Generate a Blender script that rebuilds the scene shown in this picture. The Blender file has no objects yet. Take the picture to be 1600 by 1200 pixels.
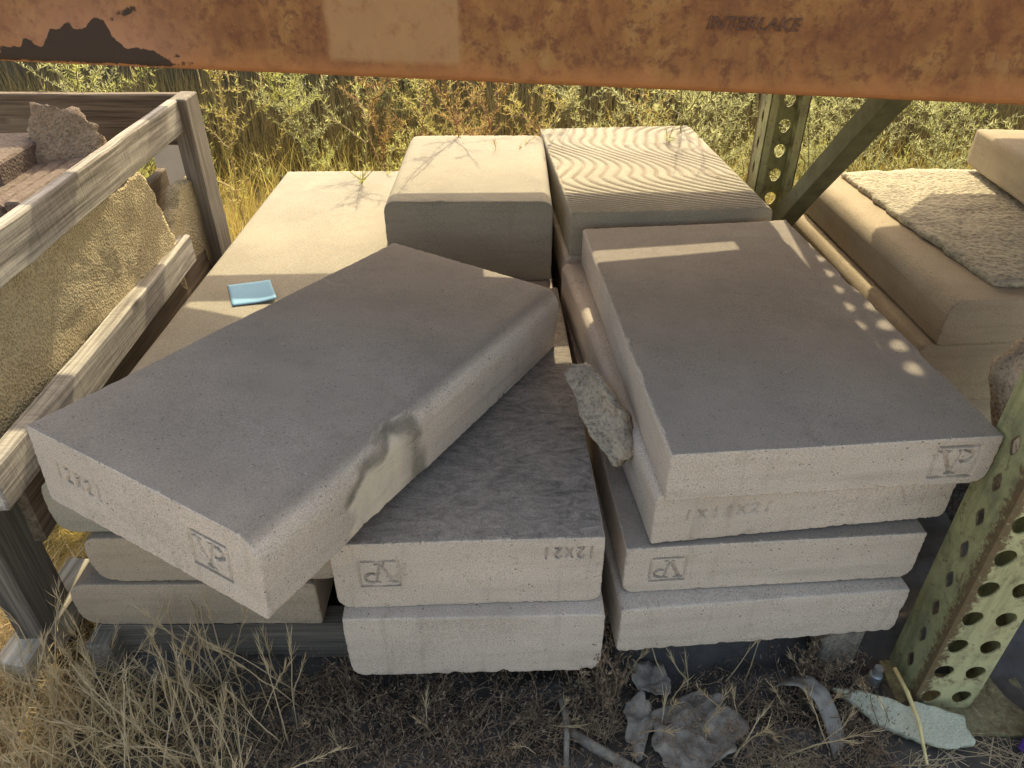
import bpy, bmesh, math, random
import numpy as np
from mathutils import Matrix, Vector

random.seed(7)
rng = np.random.default_rng(7)
sc = bpy.context.scene
COL = sc.collection

# ------------------------------------------------------------------ camera
cam_d = bpy.data.cameras.new('camera')
cam_d.sensor_width = 36.0
cam_d.lens = 1140.5 / 1600.0 * 36.0
cam_d.clip_start = 0.02
cam_d.clip_end = 500
cam = bpy.data.objects.new('camera', cam_d)
COL.objects.link(cam)
cam.location = (0.1853, -0.5641, 0.8923)
cam.matrix_world = (Matrix.Translation(cam.location) @ Matrix.Rotation(-0.030, 4, 'Z')
                    @ Matrix.Rotation(math.pi / 2 - 0.5947, 4, 'X') @ Matrix.Rotation(-0.0044, 4, 'Z'))
sc.camera = cam

# ------------------------------------------------------------------ sky and sun
SUN_TO = Vector((0.13, 1.0, 0.98)).normalized()
SUN_EL = math.asin(SUN_TO.z)
SUN_AZ = math.atan2(SUN_TO.x, SUN_TO.y)
world = bpy.data.worlds.new('World')
sc.world = world
world.use_nodes = True
wn = world.node_tree.nodes
wl = world.node_tree.links
sky = wn.new('ShaderNodeTexSky')
sky.sky_type = 'NISHITA'
sky.sun_disc = False
sky.sun_elevation = SUN_EL
sky.sun_rotation = SUN_AZ
sky.air_density = 1.0
sky.dust_density = 4.0
sky.ozone_density = 0.7
wl.new(sky.outputs[0], wn['Background'].inputs[0])
wn['Background'].inputs[1].default_value = 0.15
sun_d = bpy.data.lights.new('sun', 'SUN')
sun_d.energy = 2.0
sun_d.angle = math.radians(0.55)
sun_d.color = (1.0, 0.95, 0.76)
sun = bpy.data.objects.new('sun', sun_d)
COL.objects.link(sun)
sun.rotation_euler = SUN_TO.to_track_quat('Z', 'Y').to_euler()
sc.view_settings.view_transform = 'Standard'
sc.view_settings.look = 'None'
sc.view_settings.gamma = 1.0
sc.view_settings.exposure = 1.54
sc.view_settings.use_white_balance = True
sc.view_settings.white_balance_temperature = 7800
sc.view_settings.white_balance_tint = 8
sc.cycles.max_bounces = 8
sc.cycles.diffuse_bounces = 4
sc.cycles.transparent_max_bounces = 8
sc.cycles.use_denoising = True

# ------------------------------------------------------------------ small helpers
def vnoise(p, seed=0):
    """value noise in [-1,1] for an (n,3) array"""
    p = np.asarray(p, float) + seed * 17.31
    i = np.floor(p).astype(np.int64)
    f = p - i
    f = f * f * (3 - 2 * f)
    def h(a, b, c):
        n = (a * 374761393 + b * 668265263 + c * 2147483647 + seed * 144665) & 0xffffffff
        n = ((n ^ (n >> 13)) * 1274126177) & 0xffffffff
        n = (n ^ (n >> 16)) & 0xffff
        return n / 32767.5 - 1.0
    r = 0
    for dx in (0, 1):
        wx = f[:, 0] if dx else 1 - f[:, 0]
        for dy in (0, 1):
            wy = f[:, 1] if dy else 1 - f[:, 1]
            for dz in (0, 1):
                wz = f[:, 2] if dz else 1 - f[:, 2]
                r = r + wx * wy * wz * h(i[:, 0] + dx, i[:, 1] + dy, i[:, 2] + dz)
    return r

def fbm(p, seed=0, octs=3):
    p = np.asarray(p, float)
    a, r = 1.0, 0
    for k in range(octs):
        r = r + a * vnoise(p * 2 ** k, seed + k)
        a *= 0.5
    return r

def mesh_obj(name, verts, faces, mat, parent=None, smooth=False):
    me = bpy.data.meshes.new(name)
    me.from_pydata([tuple(v) for v in verts], [], [tuple(int(i) for i in f) for f in faces])
    if mat:
        me.materials.append(mat)
    if smooth:
        me.polygons.foreach_set('use_smooth', [True] * len(me.polygons))
    me.update()
    o = bpy.data.objects.new(name, me)
    COL.objects.link(o)
    if parent:
        o.parent = parent
    return o

def tag(o, label=None, cat=None, group=None, kind=None):
    if label: o['label'] = label
    if cat: o['category'] = cat
    if group: o['group'] = group
    if kind: o['kind'] = kind
    return o

def empty(name, loc=(0, 0, 0), rz=0.0):
    o = bpy.data.objects.new(name, None)
    o.empty_display_size = 0.05
    COL.objects.link(o)
    o.location = loc
    o.rotation_euler = (0, 0, rz)
    return o

def set_world(o, M, parent=None):
    if parent:
        o.parent = parent
        pm = Matrix.Translation(parent.location) @ parent.rotation_euler.to_matrix().to_4x4()
        o.matrix_local = pm.inverted() @ M
    else:
        o.matrix_world = M

# ------------------------------------------------------------------ materials
def new_mat(name):
    m = bpy.data.materials.new(name)
    m.use_nodes = True
    return m, m.node_tree.nodes, m.node_tree.links, m.node_tree.nodes['Principled BSDF']

class NT:
    """tiny node-building helper"""
    def __init__(s, m):
        s.n, s.l = m.node_tree.nodes, m.node_tree.links
        s.co = s.n.new('ShaderNodeTexCoord').outputs['Object']
    def mapping(s, scale=(1, 1, 1), loc=(0, 0, 0), rot=(0, 0, 0), src=None):
        k = s.n.new('ShaderNodeMapping')
        k.inputs['Scale'].default_value = scale
        k.inputs['Location'].default_value = loc
        k.inputs['Rotation'].default_value = rot
        s.l.new(src or s.co, k.inputs['Vector'])
        return k.outputs[0]
    def noise(s, scale, detail=4, rough=0.55, src=None, dist=0.0):
        k = s.n.new('ShaderNodeTexNoise')
        k.inputs['Scale'].default_value = scale
        k.inputs['Detail'].default_value = detail
        k.inputs['Roughness'].default_value = rough
        k.inputs['Distortion'].default_value = dist
        s.l.new(src or s.co, k.inputs['Vector'])
        return k.outputs['Fac']
    def voro(s, scale, src=None, feature='F1'):
        k = s.n.new('ShaderNodeTexVoronoi')
        k.feature = feature
        k.inputs['Scale'].default_value = scale
        s.l.new(src or s.co, k.inputs['Vector'])
        return k.outputs['Distance']
    def ramp(s, fac, stops, interp='LINEAR'):
        k = s.n.new('ShaderNodeValToRGB')
        k.color_ramp.interpolation = interp
        e = k.color_ramp.elements
        while len(e) < len(stops): e.new(0.5)
        for q, (p, c) in zip(e, stops):
            q.position = p
            q.color = (c[0], c[1], c[2], 1) if hasattr(c, '__len__') else (c, c, c, 1)
        s.l.new(fac, k.inputs[0])
        return k.outputs[0]
    def mix(s, fac, a, b, mode='MIX'):
        k = s.n.new('ShaderNodeMix')
        k.data_type = 'RGBA'
        k.blend_type = mode
        for sock, v in ((k.inputs[0], fac), (k.inputs[6], a), (k.inputs[7], b)):
            if hasattr(v, 'is_output'): s.l.new(v, sock)
            elif hasattr(v, '__len__'): sock.default_value = (v[0], v[1], v[2], 1)
            else: sock.default_value = v
        return k.outputs[2]
    def math(s, op, a, b=0.0, clamp=False):
        k = s.n.new('ShaderNodeMath')
        k.operation = op
        k.use_clamp = clamp
        for sock, v in ((k.inputs[0], a), (k.inputs[1], b)):
            if hasattr(v, 'is_output'): s.l.new(v, sock)
            else: sock.default_value = v
        return k.outputs[0]
    def sep(s, src=None):
        k = s.n.new('ShaderNodeSeparateXYZ')
        s.l.new(src or s.co, k.inputs[0])
        return k.outputs
    def attr(s, name):
        k = s.n.new('ShaderNodeAttribute')
        k.attribute_name = name
        return k.outputs['Fac']
    def bump(s, h, strength, dist, prev=None):
        k = s.n.new('ShaderNodeBump')
        k.inputs['Strength'].default_value = strength
        k.inputs['Distance'].default_value = dist
        s.l.new(h, k.inputs['Height'])
        if prev: s.l.new(prev, k.inputs['Normal'])
        return k.outputs[0]

def concrete(name, base, dark, seed=0.0, grime_shade=0.0, stain=False, groove=False, streak=False, pits=1.0, warm=(0.40, 0.32, 0.22)):
    m, n, l, bs = new_mat(name)
    t = NT(m)
    co = t.mapping(loc=(seed, seed * 1.7, seed * 0.6))
    big = t.noise(7, 5, 0.6, co)
    c = t.mix(t.ramp(big, [(0.32, 0.0), (0.68, 1.0)]), dark, base)
    med = t.noise(38, 4, 0.6, co)
    c = t.mix(t.ramp(med, [(0.55, 0.0), (0.75, 0.35)]), c, warm)
    fine = t.noise(620, 2, 0.6, co)
    c = t.mix(0.75, c, t.ramp(fine, [(0.30, 0.55), (0.5, 1.0), (0.72, 1.3)]), 'MULTIPLY')
    # cast layers and run marks
    lay = t.noise(1.0, 4, 0.6, t.mapping((5, 5, 48), src=co), 0.4)
    c = t.mix(0.5, c, t.ramp(lay, [(0.28, 0.72), (0.5, 1.0), (0.75, 1.12)]), 'MULTIPLY')
    run = t.noise(1.0, 5, 0.65, t.mapping((34, 34, 5), src=co), 0.8)
    c = t.mix(t.ramp(run, [(0.58, 0.0), (0.74, 0.38)]), c, (0.24, 0.19, 0.145))
    # air-bubble pits, sparse
    pv = t.voro(210, co)
    pm = t.math('MULTIPLY', t.ramp(pv, [(0.13, 1.0), (0.24, 0.0)]),
                t.ramp(t.noise(60, 3, 0.6, co), [(0.50, 0.0), (0.62, 1.0)]))
    pv2 = t.voro(95, co)
    pm2 = t.math('MULTIPLY', t.ramp(pv2, [(0.085, 1.0), (0.13, 0.0)]), t.ramp(t.noise(24, 3, 0.6, co), [(0.52, 0.0), (0.60, 1.0)]))
    pm = t.math('MAXIMUM', pm, pm2)
    c = t.mix(t.math('MULTIPLY', pm, 0.75 * pits), c, (0.055, 0.045, 0.036))
    # pale scuffs and dark smudges
    sm = t.noise(14, 6, 0.7, co, 0.6)
    c = t.mix(t.ramp(sm, [(0.64, 0.0), (0.78, 0.45)]), c, (0.20, 0.17, 0.14))
    c = t.mix(t.ramp(sm, [(0.22, 0.35), (0.34, 0.0)]), c, (0.62, 0.57, 0.48))
    if grime_shade > 0:
        # streak: dark weathering brushed on the upper face; otherwise its shade painted in
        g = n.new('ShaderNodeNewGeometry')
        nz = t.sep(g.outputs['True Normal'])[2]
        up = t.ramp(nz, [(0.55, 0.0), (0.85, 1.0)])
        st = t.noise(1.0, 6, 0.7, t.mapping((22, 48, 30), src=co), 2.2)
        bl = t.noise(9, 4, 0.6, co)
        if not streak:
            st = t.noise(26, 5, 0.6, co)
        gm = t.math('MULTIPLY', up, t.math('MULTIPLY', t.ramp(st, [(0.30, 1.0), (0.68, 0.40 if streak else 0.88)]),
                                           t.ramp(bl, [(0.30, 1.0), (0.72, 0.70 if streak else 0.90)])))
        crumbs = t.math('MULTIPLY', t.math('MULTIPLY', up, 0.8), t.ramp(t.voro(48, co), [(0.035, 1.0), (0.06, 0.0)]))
        c = t.mix(t.math('MULTIPLY', gm, grime_shade), c, (0.052, 0.048, 0.045) if streak else (0.118, 0.104, 0.088))
    if grime_shade > 0:
        c = t.mix(t.math('MULTIPLY', crumbs, t.ramp(t.noise(6, 3, 0.6, co), [(0.45, 0.0), (0.6, 1.0)])), c, (0.50, 0.45, 0.36))
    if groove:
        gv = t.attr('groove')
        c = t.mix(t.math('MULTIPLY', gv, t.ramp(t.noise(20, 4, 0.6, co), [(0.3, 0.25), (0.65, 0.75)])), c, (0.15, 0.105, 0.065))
    if stain:
        s1 = t.attr('stain_dark')
        s2 = t.attr('stain_pale')
        c = t.mix(t.math('MULTIPLY', s1, t.ramp(t.noise(30, 5, 0.7, co), [(0.3, 0.85), (0.7, 0.5)])), c, (0.125, 0.112, 0.082))
        c = t.mix(t.math('MULTIPLY', s2, t.ramp(t.noise(45, 5, 0.7, co), [(0.35, 1.0), (0.70, 0.5)])), c, (0.62, 0.53, 0.40))
    l.new(c, bs.inputs['Base Color'])
    bs.inputs['Roughness'].default_value = 0.9
    bs.inputs['Specular IOR Level'].default_value = 0.25
    h = t.math('SUBTRACT', t.math('ADD', t.math('MULTIPLY', fine, 0.5), t.math('MULTIPLY', t.noise(160, 3, 0.6, co), 0.5)), pm)
    l.new(t.bump(h, 0.5, 0.0012), bs.inputs['Normal'])
    return m

BASE = (0.55, 0.465, 0.382)
DARK = (0.46, 0.388, 0.316)
M_CON = [concrete('cast_concrete_%d' % i, BASE, DARK, seed=i * 3.1) for i in range(3)]
M_CON_GRIME = concrete('cast_concrete_grimy_top', BASE, DARK, seed=11, grime_shade=0.97, streak=True)
M_CON_SHADED_TOP = concrete('cast_concrete_shaded_top', BASE, DARK, seed=23, grime_shade=0.70)  # shade of the covered tops painted into the colour
M_CON_STAIN = concrete('cast_concrete_stained_edge', BASE, DARK, seed=5, stain=True, grime_shade=0.72)  # stained edge, plus top shade painted into the colour
M_CON_WARM = concrete('cast_concrete_warm', (0.42, 0.34, 0.23), (0.34, 0.27, 0.18), seed=31, pits=0.6)
M_CON_SUN = concrete('cast_concrete_sunlit_darker', (0.335, 0.302, 0.235), (0.285, 0.256, 0.198), seed=41, pits=0.3)  # sunlit copy of the concrete, darkened so the sun does not overexpose it

M_CON_TAN = concrete('cast_concrete_tan', (0.45, 0.355, 0.26), (0.36, 0.285, 0.205), seed=53, grime_shade=0.5)
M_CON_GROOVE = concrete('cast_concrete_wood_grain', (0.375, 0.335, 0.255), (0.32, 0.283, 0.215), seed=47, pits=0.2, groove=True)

def wood(name, light, dark, saw=0.0, grain=70, bump=0.5):
    m, n, l, bs = new_mat(name)
    t = NT(m)
    oi = n.new('ShaderNodeObjectInfo')
    off = n.new('ShaderNodeVectorMath')
    off.operation = 'ADD'
    rnd = n.new('ShaderNodeCombineXYZ')
    l.new(t.math('MULTIPLY', oi.outputs['Random'], 9.0), rnd.inputs[0])
    l.new(t.math('MULTIPLY', oi.outputs['Random'], 5.0), rnd.inputs[1])
    l.new(t.co, off.inputs[0])
    l.new(rnd.outputs[0], off.inputs[1])
    co = off.outputs[0]
    g = t.noise(1.0, 6, 0.65, t.mapping((2.2, grain, grain), src=co), 0.3)
    g2 = t.noise(1.0, 3, 0.5, t.mapping((9.0, grain * 4, grain * 4), src=co), 0.2)
    c = t.mix(t.ramp(g, [(0.30, 0.0), (0.62, 1.0)]), dark, light)
    c = t.mix(0.7, c, t.ramp(g2, [(0.28, 0.35), (0.55, 1.0), (0.8, 1.25)]), 'MULTIPLY')
    kn = t.voro(1.0, t.mapping((5, 11, 11), src=co))
    c = t.mix(t.ramp(kn, [(0.05, 0.8), (0.13, 0.0)]), c, (0.05, 0.035, 0.025))
    h = t.math('ADD', t.math('MULTIPLY', g, 0.5), t.math('MULTIPLY', g2, 0.5))
    if saw:
        s = t.noise(1.0, 3, 0.6, t.mapping((230, 22, 22), rot=(0, 0.12, 0.0), src=co), 0.8)
        pm_ = t.math('MULTIPLY', t.ramp(t.noise(14, 4, 0.6, co), [(0.35, 0.1), (0.6, 1.0)]), saw)
        c = t.mix(pm_, c, t.ramp(s, [(0.34, 0.40), (0.52, 1.0), (0.75, 1.25)]), 'MULTIPLY')
        h = t.math('ADD', h, t.math('MULTIPLY', s, t.math('MULTIPLY', pm_, 1.4)))
    l.new(c, bs.inputs['Base Color'])
    bs.inputs['Roughness'].default_value = 0.9
    bs.inputs['Specular IOR Level'].default_value = 0.2
    l.new(t.bump(h, bump, 0.002), bs.inputs['Normal'])
    return m

M_WOOD = wood('weathered_grey_timber', (0.52, 0.475, 0.405), (0.18, 0.158, 0.13), saw=0.45)
M_WOOD_POST = wood('weathered_dark_grey_timber', (0.27, 0.235, 0.19), (0.13, 0.11, 0.088))
M_WOOD_BROWN = wood('weathered_brown_timber', (0.24, 0.185, 0.13), (0.09, 0.066, 0.045))
M_WOOD_DARK = wood('damp_dark_timber', (0.19, 0.165, 0.135), (0.085, 0.072, 0.058), grain=90)
M_WOOD_FENCE = wood('dark_fence_timber', (0.17, 0.135, 0.088), (0.075, 0.058, 0.038), grain=45)
M_WOOD_PALE = wood('sun_bleached_timber', (0.52, 0.46, 0.36), (0.33, 0.27, 0.19), grain=60)

def simple(name, col, rough=0.8, var=0.35, scale=30, spec=0.3, bump=0.3, bdist=0.002, metallic=0.0):
    m, n, l, bs = new_mat(name)
    t = NT(m)
    f = t.noise(scale, 5, 0.65)
    c = t.mix(0.9, col, t.ramp(f, [(0.25, 1 - var), (0.5, 1.0), (0.78, 1 + var)]), 'MULTIPLY')
    l.new(c, bs.inputs['Base Color'])
    bs.inputs['Roughness'].default_value = rough
    bs.inputs['Specular IOR Level'].default_value = spec
    bs.inputs['Metallic'].default_value = metallic
    if bump:
        l.new(t.bump(t.noise(scale * 6, 4, 0.6), bump, bdist), bs.inputs['Normal'])
    return m

def rough_stone(name, c1, c2, c3, scale=26, bdist=0.004, vor=0.6):
    m, n, l, bs = new_mat(name)
    t = NT(m)
    a = t.noise(scale, 6, 0.7, dist=0.8)
    c = t.mix(t.ramp(a, [(0.33, 0.0), (0.62, 1.0)]), c1, c2)
    b = t.noise(scale * 5, 5, 0.7)
    c = t.mix(t.ramp(b, [(0.52, 0.0), (0.68, 0.75)]), c, c3)
    v = t.voro(scale * 9)
    c = t.mix(vor, c, t.ramp(v, [(0.1, 0.45), (0.5, 1.1)]), 'MULTIPLY')
    l.new(c, bs.inputs['Base Color'])
    bs.inputs['Roughness'].default_value = 0.95
    bs.inputs['Specular IOR Level'].default_value = 0.2
    l.new(t.bump(t.math('ADD', b, v), 0.8, bdist), bs.inputs['Normal'])
    return m

M_SPONGE = rough_stone('sandy_rough_stone', (0.60, 0.50, 0.31), (0.52, 0.42, 0.25), (0.36, 0.275, 0.15), 30, 0.006)
M_FLAG = rough_stone('grey_crusted_stone', (0.44, 0.385, 0.275), (0.33, 0.29, 0.215), (0.16, 0.14, 0.10), 14, 0.003)
M_FLAG_TAN = rough_stone('tan_rough_stone', (0.42, 0.33, 0.23), (0.30, 0.23, 0.16), (0.17, 0.13, 0.09), 24, 0.004)
M_SHARD = rough_stone('pale_crumbled_stone', (0.48, 0.39, 0.28), (0.30, 0.25, 0.19), (0.15, 0.12, 0.085), 20, 0.003)
M_CHIP = rough_stone('pale_green_stone', (0.58, 0.56, 0.42), (0.49, 0.49, 0.36), (0.38, 0.39, 0.28), 40, 0.0015, 0.25)
M_BRICK = rough_stone('purple_brown_brick', (0.19, 0.145, 0.115), (0.14, 0.105, 0.085), (0.25, 0.205, 0.165), 22, 0.002)

# ------------------------------------------------------------------ slab maker
DIG = {  # hand-scratched strokes in a unit box
    '1': [[(0.55, 1.0), (0.45, 0.0)]],
    '2': [[(0.1, 0.82), (0.35, 1.0), (0.7, 0.95), (0.75, 0.7), (0.45, 0.35), (0.1, 0.02)], [(0.1, 0.02), (0.8, 0.06)]],
    '4': [[(0.6, 1.0), (0.1, 0.4), (0.5, 0.35)], [(0.62, 0.75), (0.5, 0.0)]],
    'X': [[(0.1, 0.95), (0.85, 0.1)], [(0.85, 0.9), (0.1, 0.1)]],
}
def scratch(text, x, z, h, pitch, flip=False, slope=0.0):
    """strokes: list of (polyline, half width, depth)"""
    out = []
    cx = x + pitch * len(text) / 2
    for i, ch in enumerate(text):
        for line in DIG.get(ch, []):
            p = []
            for (u, v) in line:
                X = x + i * pitch + u * pitch * 0.72
                Zv = z + v * h + slope * (X - cx)
                if flip:
                    X, Zv = 2 * cx - X, 2 * (z + h / 2) - Zv
                p.append((X, Zv))
            out.append((p, 0.0011, 0.0040))
    return out
def stamp(x, z, s, flip=False, depth=0.0050):
    """square maker's mark: frame, italic V and P sharing a stem, serifs"""
    L = [([(0, 0), (1, 0), (1, 1), (0, 1), (0, 0)], 0.05, 0.6),
         ([(0.16, 0.86), (0.46, 0.14)], 0.065, 1.0),
         ([(0.46, 0.14), (0.60, 0.86)], 0.04, 0.9),
         ([(0.06, 0.86), (0.30, 0.86)], 0.035, 0.8),
         ([(0.50, 0.86), (0.80, 0.86)], 0.035, 0.8),
         ([(0.36, 0.13), (0.60, 0.13)], 0.035, 0.8),
         ([(0.68, 0.86), (0.86, 0.78), (0.88, 0.62), (0.74, 0.50), (0.62, 0.52)], 0.05, 1.0)]
    out = []
    for line, hw, dp in L:
        p = []
        for (u, v) in line:
            if flip: u, v = 1 - u, 1 - v
            p.append((x + u * s * 1.12, z + v * s))
        out.append((p, hw * s * 0.62, depth * dp))
    return out

def seg_dist(P, a, b):
    a = np.array(a); b = np.array(b)
    d = b - a
    t = np.clip(((P - a) @ d) / (d @ d + 1e-12), 0, 1)
    return np.linalg.norm(P - (a + t[:, None] * d), axis=1)

def slab(name, w, l, t, rad, mat, M, label, nx=60, nz=20, ny=36, strokes=(), e=0.0018, seed=0,
         chips=1.0, topfn=None, scoop=None, group=None, parent=None, wob=0.0007):
    tl, tr, bl, br = rad
    s = np.linspace(0, 1, nx + 1)
    xs = w * (0.62 * s + 0.38 * (0.5 - 0.5 * np.cos(np.pi * s)))
    def corner(x, ra, rb):
        r = np.zeros_like(x)
        if ra > 0:
            k = x < ra
            r[k] = ra - np.sqrt(np.maximum(ra * ra - (ra - x[k]) ** 2, 0))
        if rb > 0:
            k = x > w - rb
            r[k] = rb - np.sqrt(np.maximum(rb * rb - (x[k] - w + rb) ** 2, 0))
        return r
    zb = corner(xs, bl, br)
    zt = t - corner(xs, tl, tr)
    v = np.linspace(0, 1, nz + 1)
    GX = np.repeat(xs[:, None], nz + 1, 1)
    GZ = zb[:, None] + (zt - zb)[:, None] * v[None, :]
    ring = [(i, 0) for i in range(nx + 1)] + [(nx, j) for j in range(1, nz + 1)] + \
           [(i, nz) for i in range(nx - 1, -1, -1)] + [(0, j) for j in range(nz - 1, 0, -1)]
    rx = np.array([GX[i, j] for i, j in ring]); rzv = np.array([GZ[i, j] for i, j in ring])
    nr = len(ring)
    ins = lambda X, Z, k: (k + (w - 2 * k) * X / w, k + (t - 2 * k) * Z / t)
    ys = [0.0, 0.3 * e, e, 2.2 * e] + list(np.linspace(e, l - e, ny + 1)[1:-1]) + [l - e, l - 0.3 * e, l]
    ik = [e, 0.3 * e, 0, 0] + [0] * (ny - 1) + [0, 0.3 * e, e]
    V = []; F = []
    for y, k in zip(ys, ik):
        X, Z = ins(rx, rzv, k)
        V.append(np.stack([X, np.full(nr, y), Z], 1))
    V = np.concatenate(V)
    ns = len(ys)
    for a in range(ns - 1):
        for b in range(nr):
            c = (b + 1) % nr
            F.append((a * nr + b, (a + 1) * nr + b, (a + 1) * nr + c, a * nr + c))
    ringidx = {ij: k for k, ij in enumerate(ring)}
    for end in (0, 1):
        base0 = len(V)
        idx = -np.ones((nx + 1, nz + 1), int)
        extra = []
        for i in range(nx + 1):
            for j in range(nz + 1):
                if (i, j) in ringidx:
                    idx[i, j] = ringidx[(i, j)] + (0 if end == 0 else (ns - 1) * nr)
                else:
                    X, Z = ins(GX[i, j], GZ[i, j], e)
                    idx[i, j] = base0 + len(extra)
                    extra.append((X, 0.0 if end == 0 else l, Z))
        V = np.concatenate([V, np.array(extra)])
        for i in range(nx):
            for j in range(nz):
                q = (idx[i, j], idx[i, j + 1], idx[i + 1, j + 1], idx[i + 1, j])
                F.append(q[::-1] if end == 0 else q)
    P = V.copy()
    # engraving on the front face
    cap = P[:, 1] < 1e-6
    if strokes:
        Q = P[cap][:, [0, 2]]
        dep = np.zeros(len(Q))
        for line, hw, dp in strokes:
            for a, b in zip(line[:-1], line[1:]):
                d = seg_dist(Q, a, b)
                dep = np.maximum(dep, dp * np.clip(1.6 - d / hw, 0, 1))
        P[cap, 1] += dep * np.clip(0.9 + 0.4 * fbm(P[cap] * 90, seed + 3, 2), 0.45, 1.1)
    # small wobble and chipped arrises
    sz = np.array([w, l, t])
    near = np.sort(np.minimum(V, sz - V), axis=1)
    edge = np.clip(1 - (near[:, 0] + near[:, 1]) / 0.010, 0, 1)
    n1 = vnoise(V * 55, seed) ; n2 = vnoise(V * 170, seed + 5); n3 = vnoise(V * 14, seed + 9)
    amt = edge * (np.clip(n1 * 0.6 + n3 * 0.9 + n2 * 0.45 - 0.90, 0, 1) * 0.009 + np.clip(n2, 0, 1) * 0.0010 + np.clip(vnoise(V * 420, seed + 6), 0, 1) * 0.0007) * chips
    cen = sz / 2
    dirv = np.sign(cen - V) * (np.minimum(V, sz - V) < 0.010)
    P += dirv * amt[:, None]
    nn = np.stack([vnoise(V * 9, seed + k) for k in (21, 22, 23)], 1)
    P += nn * wob
    if topfn is not None:
        gz = topfn(V, w, l, t)
        P[:, 2] += gz
    dark = pale = None
    if scoop is not None:
        dsp, dark, pale = scoop(V, w, l, t)
        P += dsp
    o = mesh_obj(name, P, F, mat, smooth=True)
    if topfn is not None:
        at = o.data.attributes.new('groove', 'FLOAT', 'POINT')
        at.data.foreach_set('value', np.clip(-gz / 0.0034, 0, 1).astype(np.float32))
    if dark is not None:
        for nm, arr in (('stain_dark', dark), ('stain_pale', pale)):
            at = o.data.attributes.new(nm, 'FLOAT', 'POINT')
            at.data.foreach_set('value', arr.astype(np.float32))
    set_world(o, M, parent)
    tag(o, label, 'slab', group)
    return o

def place(x, y, z, rz=0, rx=0, ry=0):
    return Matrix.Translation((x, y, z)) @ Matrix.Rotation(rz, 4, 'Z') @ Matrix.Rotation(ry, 4, 'Y') @ Matrix.Rotation(rx, 4, 'X')

IN = 0.0254

# ------------------------------------------------------------------ ground
def ground_mat():
    m, n, l, bs = new_mat('dry_soil')
    t = NT(m)
    a = t.noise(5, 6, 0.65)
    y = t.sep()[1]
    soil = t.mix(t.ramp(a, [(0.35, 0.0), (0.65, 1.0)]), (0.060, 0.050, 0.042), (0.125, 0.098, 0.072))
    straw = t.mix(t.ramp(t.noise(40, 5, 0.7), [(0.35, 0.0), (0.65, 1.0)]), (0.20, 0.145, 0.060), (0.36, 0.27, 0.115))
    pale = t.mix(t.ramp(t.noise(12, 5, 0.7), [(0.35, 0.0), (0.65, 1.0)]), (0.44, 0.37, 0.28), (0.54, 0.47, 0.37))
    c = t.mix(t.ramp(t.math('ADD', y, t.math('MULTIPLY', a, 0.3)), [(0.75, 0.0), (1.0, 1.0)]), soil, straw)
    # bare ground in front, out of view, kept pale to bounce light back
    c = t.mix(t.ramp(t.math('MULTIPLY', t.math('ADD', y, 0.42), -3.0, True), [(0.0, 0.0), (0.5, 1.0)]), c, pale)
    l.new(c, bs.inputs['Base Color'])
    bs.inputs['Roughness'].default_value = 1.0
    bs.inputs['Specular IOR Level'].default_value = 0.1
    l.new(t.bump(t.math('ADD', t.noise(90, 6, 0.75), t.voro(130)), 0.9, 0.008), bs.inputs['Normal'])
    return m
def build_ground():
    g = np.concatenate([np.linspace(-60, -3, 14), np.linspace(-2.8, 3.4, 150), np.linspace(3.8, 60, 14)])
    n = len(g)
    X, Y = np.meshgrid(g, g, indexing='ij')
    P = np.stack([X.ravel(), Y.ravel(), np.zeros(n * n)], 1)
    near = np.exp(-((P[:, 0] - .2) ** 2 + (P[:, 1] - .5) ** 2) / 4)
    P[:, 2] = fbm(P * [6, 6, 0], 3) * 0.007 * near - 0.006
    F = [(i * n + j, (i + 1) * n + j, (i + 1) * n + j + 1, i * n + j + 1) for i in range(n - 1) for j in range(n - 1)]
    o = mesh_obj('ground', P, F, ground_mat(), smooth=True)
    tag(o, kind='structure')
build_ground()

# black weed mat lying wrinkled in front of and under the pallet
M_MAT = simple('black_weed_mat', (0.050, 0.043, 0.036), rough=0.55, var=0.5, scale=60, spec=0.5, bump=0.4, bdist=0.001)
def weed_mat():
    xs = np.linspace(-0.36, 0.95, 130); ys = np.linspace(-0.20, 0.42, 66)
    X, Y = np.meshgrid(xs, ys, indexing='ij')
    P = np.stack([X.ravel(), Y.ravel(), np.zeros(X.size)], 1)
    fold = 1 - np.abs(vnoise(P * [7, 16, 0] + 3, 4))
    P[:, 2] = 0.008 + 0.024 * np.clip(fold - 0.55, 0, 1) + 0.008 * fbm(P * [12, 12, 0], 8)
    P[:, 2] += 0.055 * np.exp(-((P[:, 1] - 0.075) / 0.035) ** 2) * np.clip(0.45 + vnoise(P * [5, 0, 0], 12), 0, 1)
    P[:, 1] += 0.02 * vnoise(P * [6, 6, 0], 31)
    nx, ny = len(xs), len(ys)
    F = [(i * ny + j, (i + 1) * ny + j, (i + 1) * ny + j + 1, i * ny + j + 1) for i in range(nx - 1) for j in range(ny - 1)]
    o = mesh_obj('weed_mat', P, F, M_MAT, smooth=True)
    tag(o, kind='structure')
weed_mat()

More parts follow.
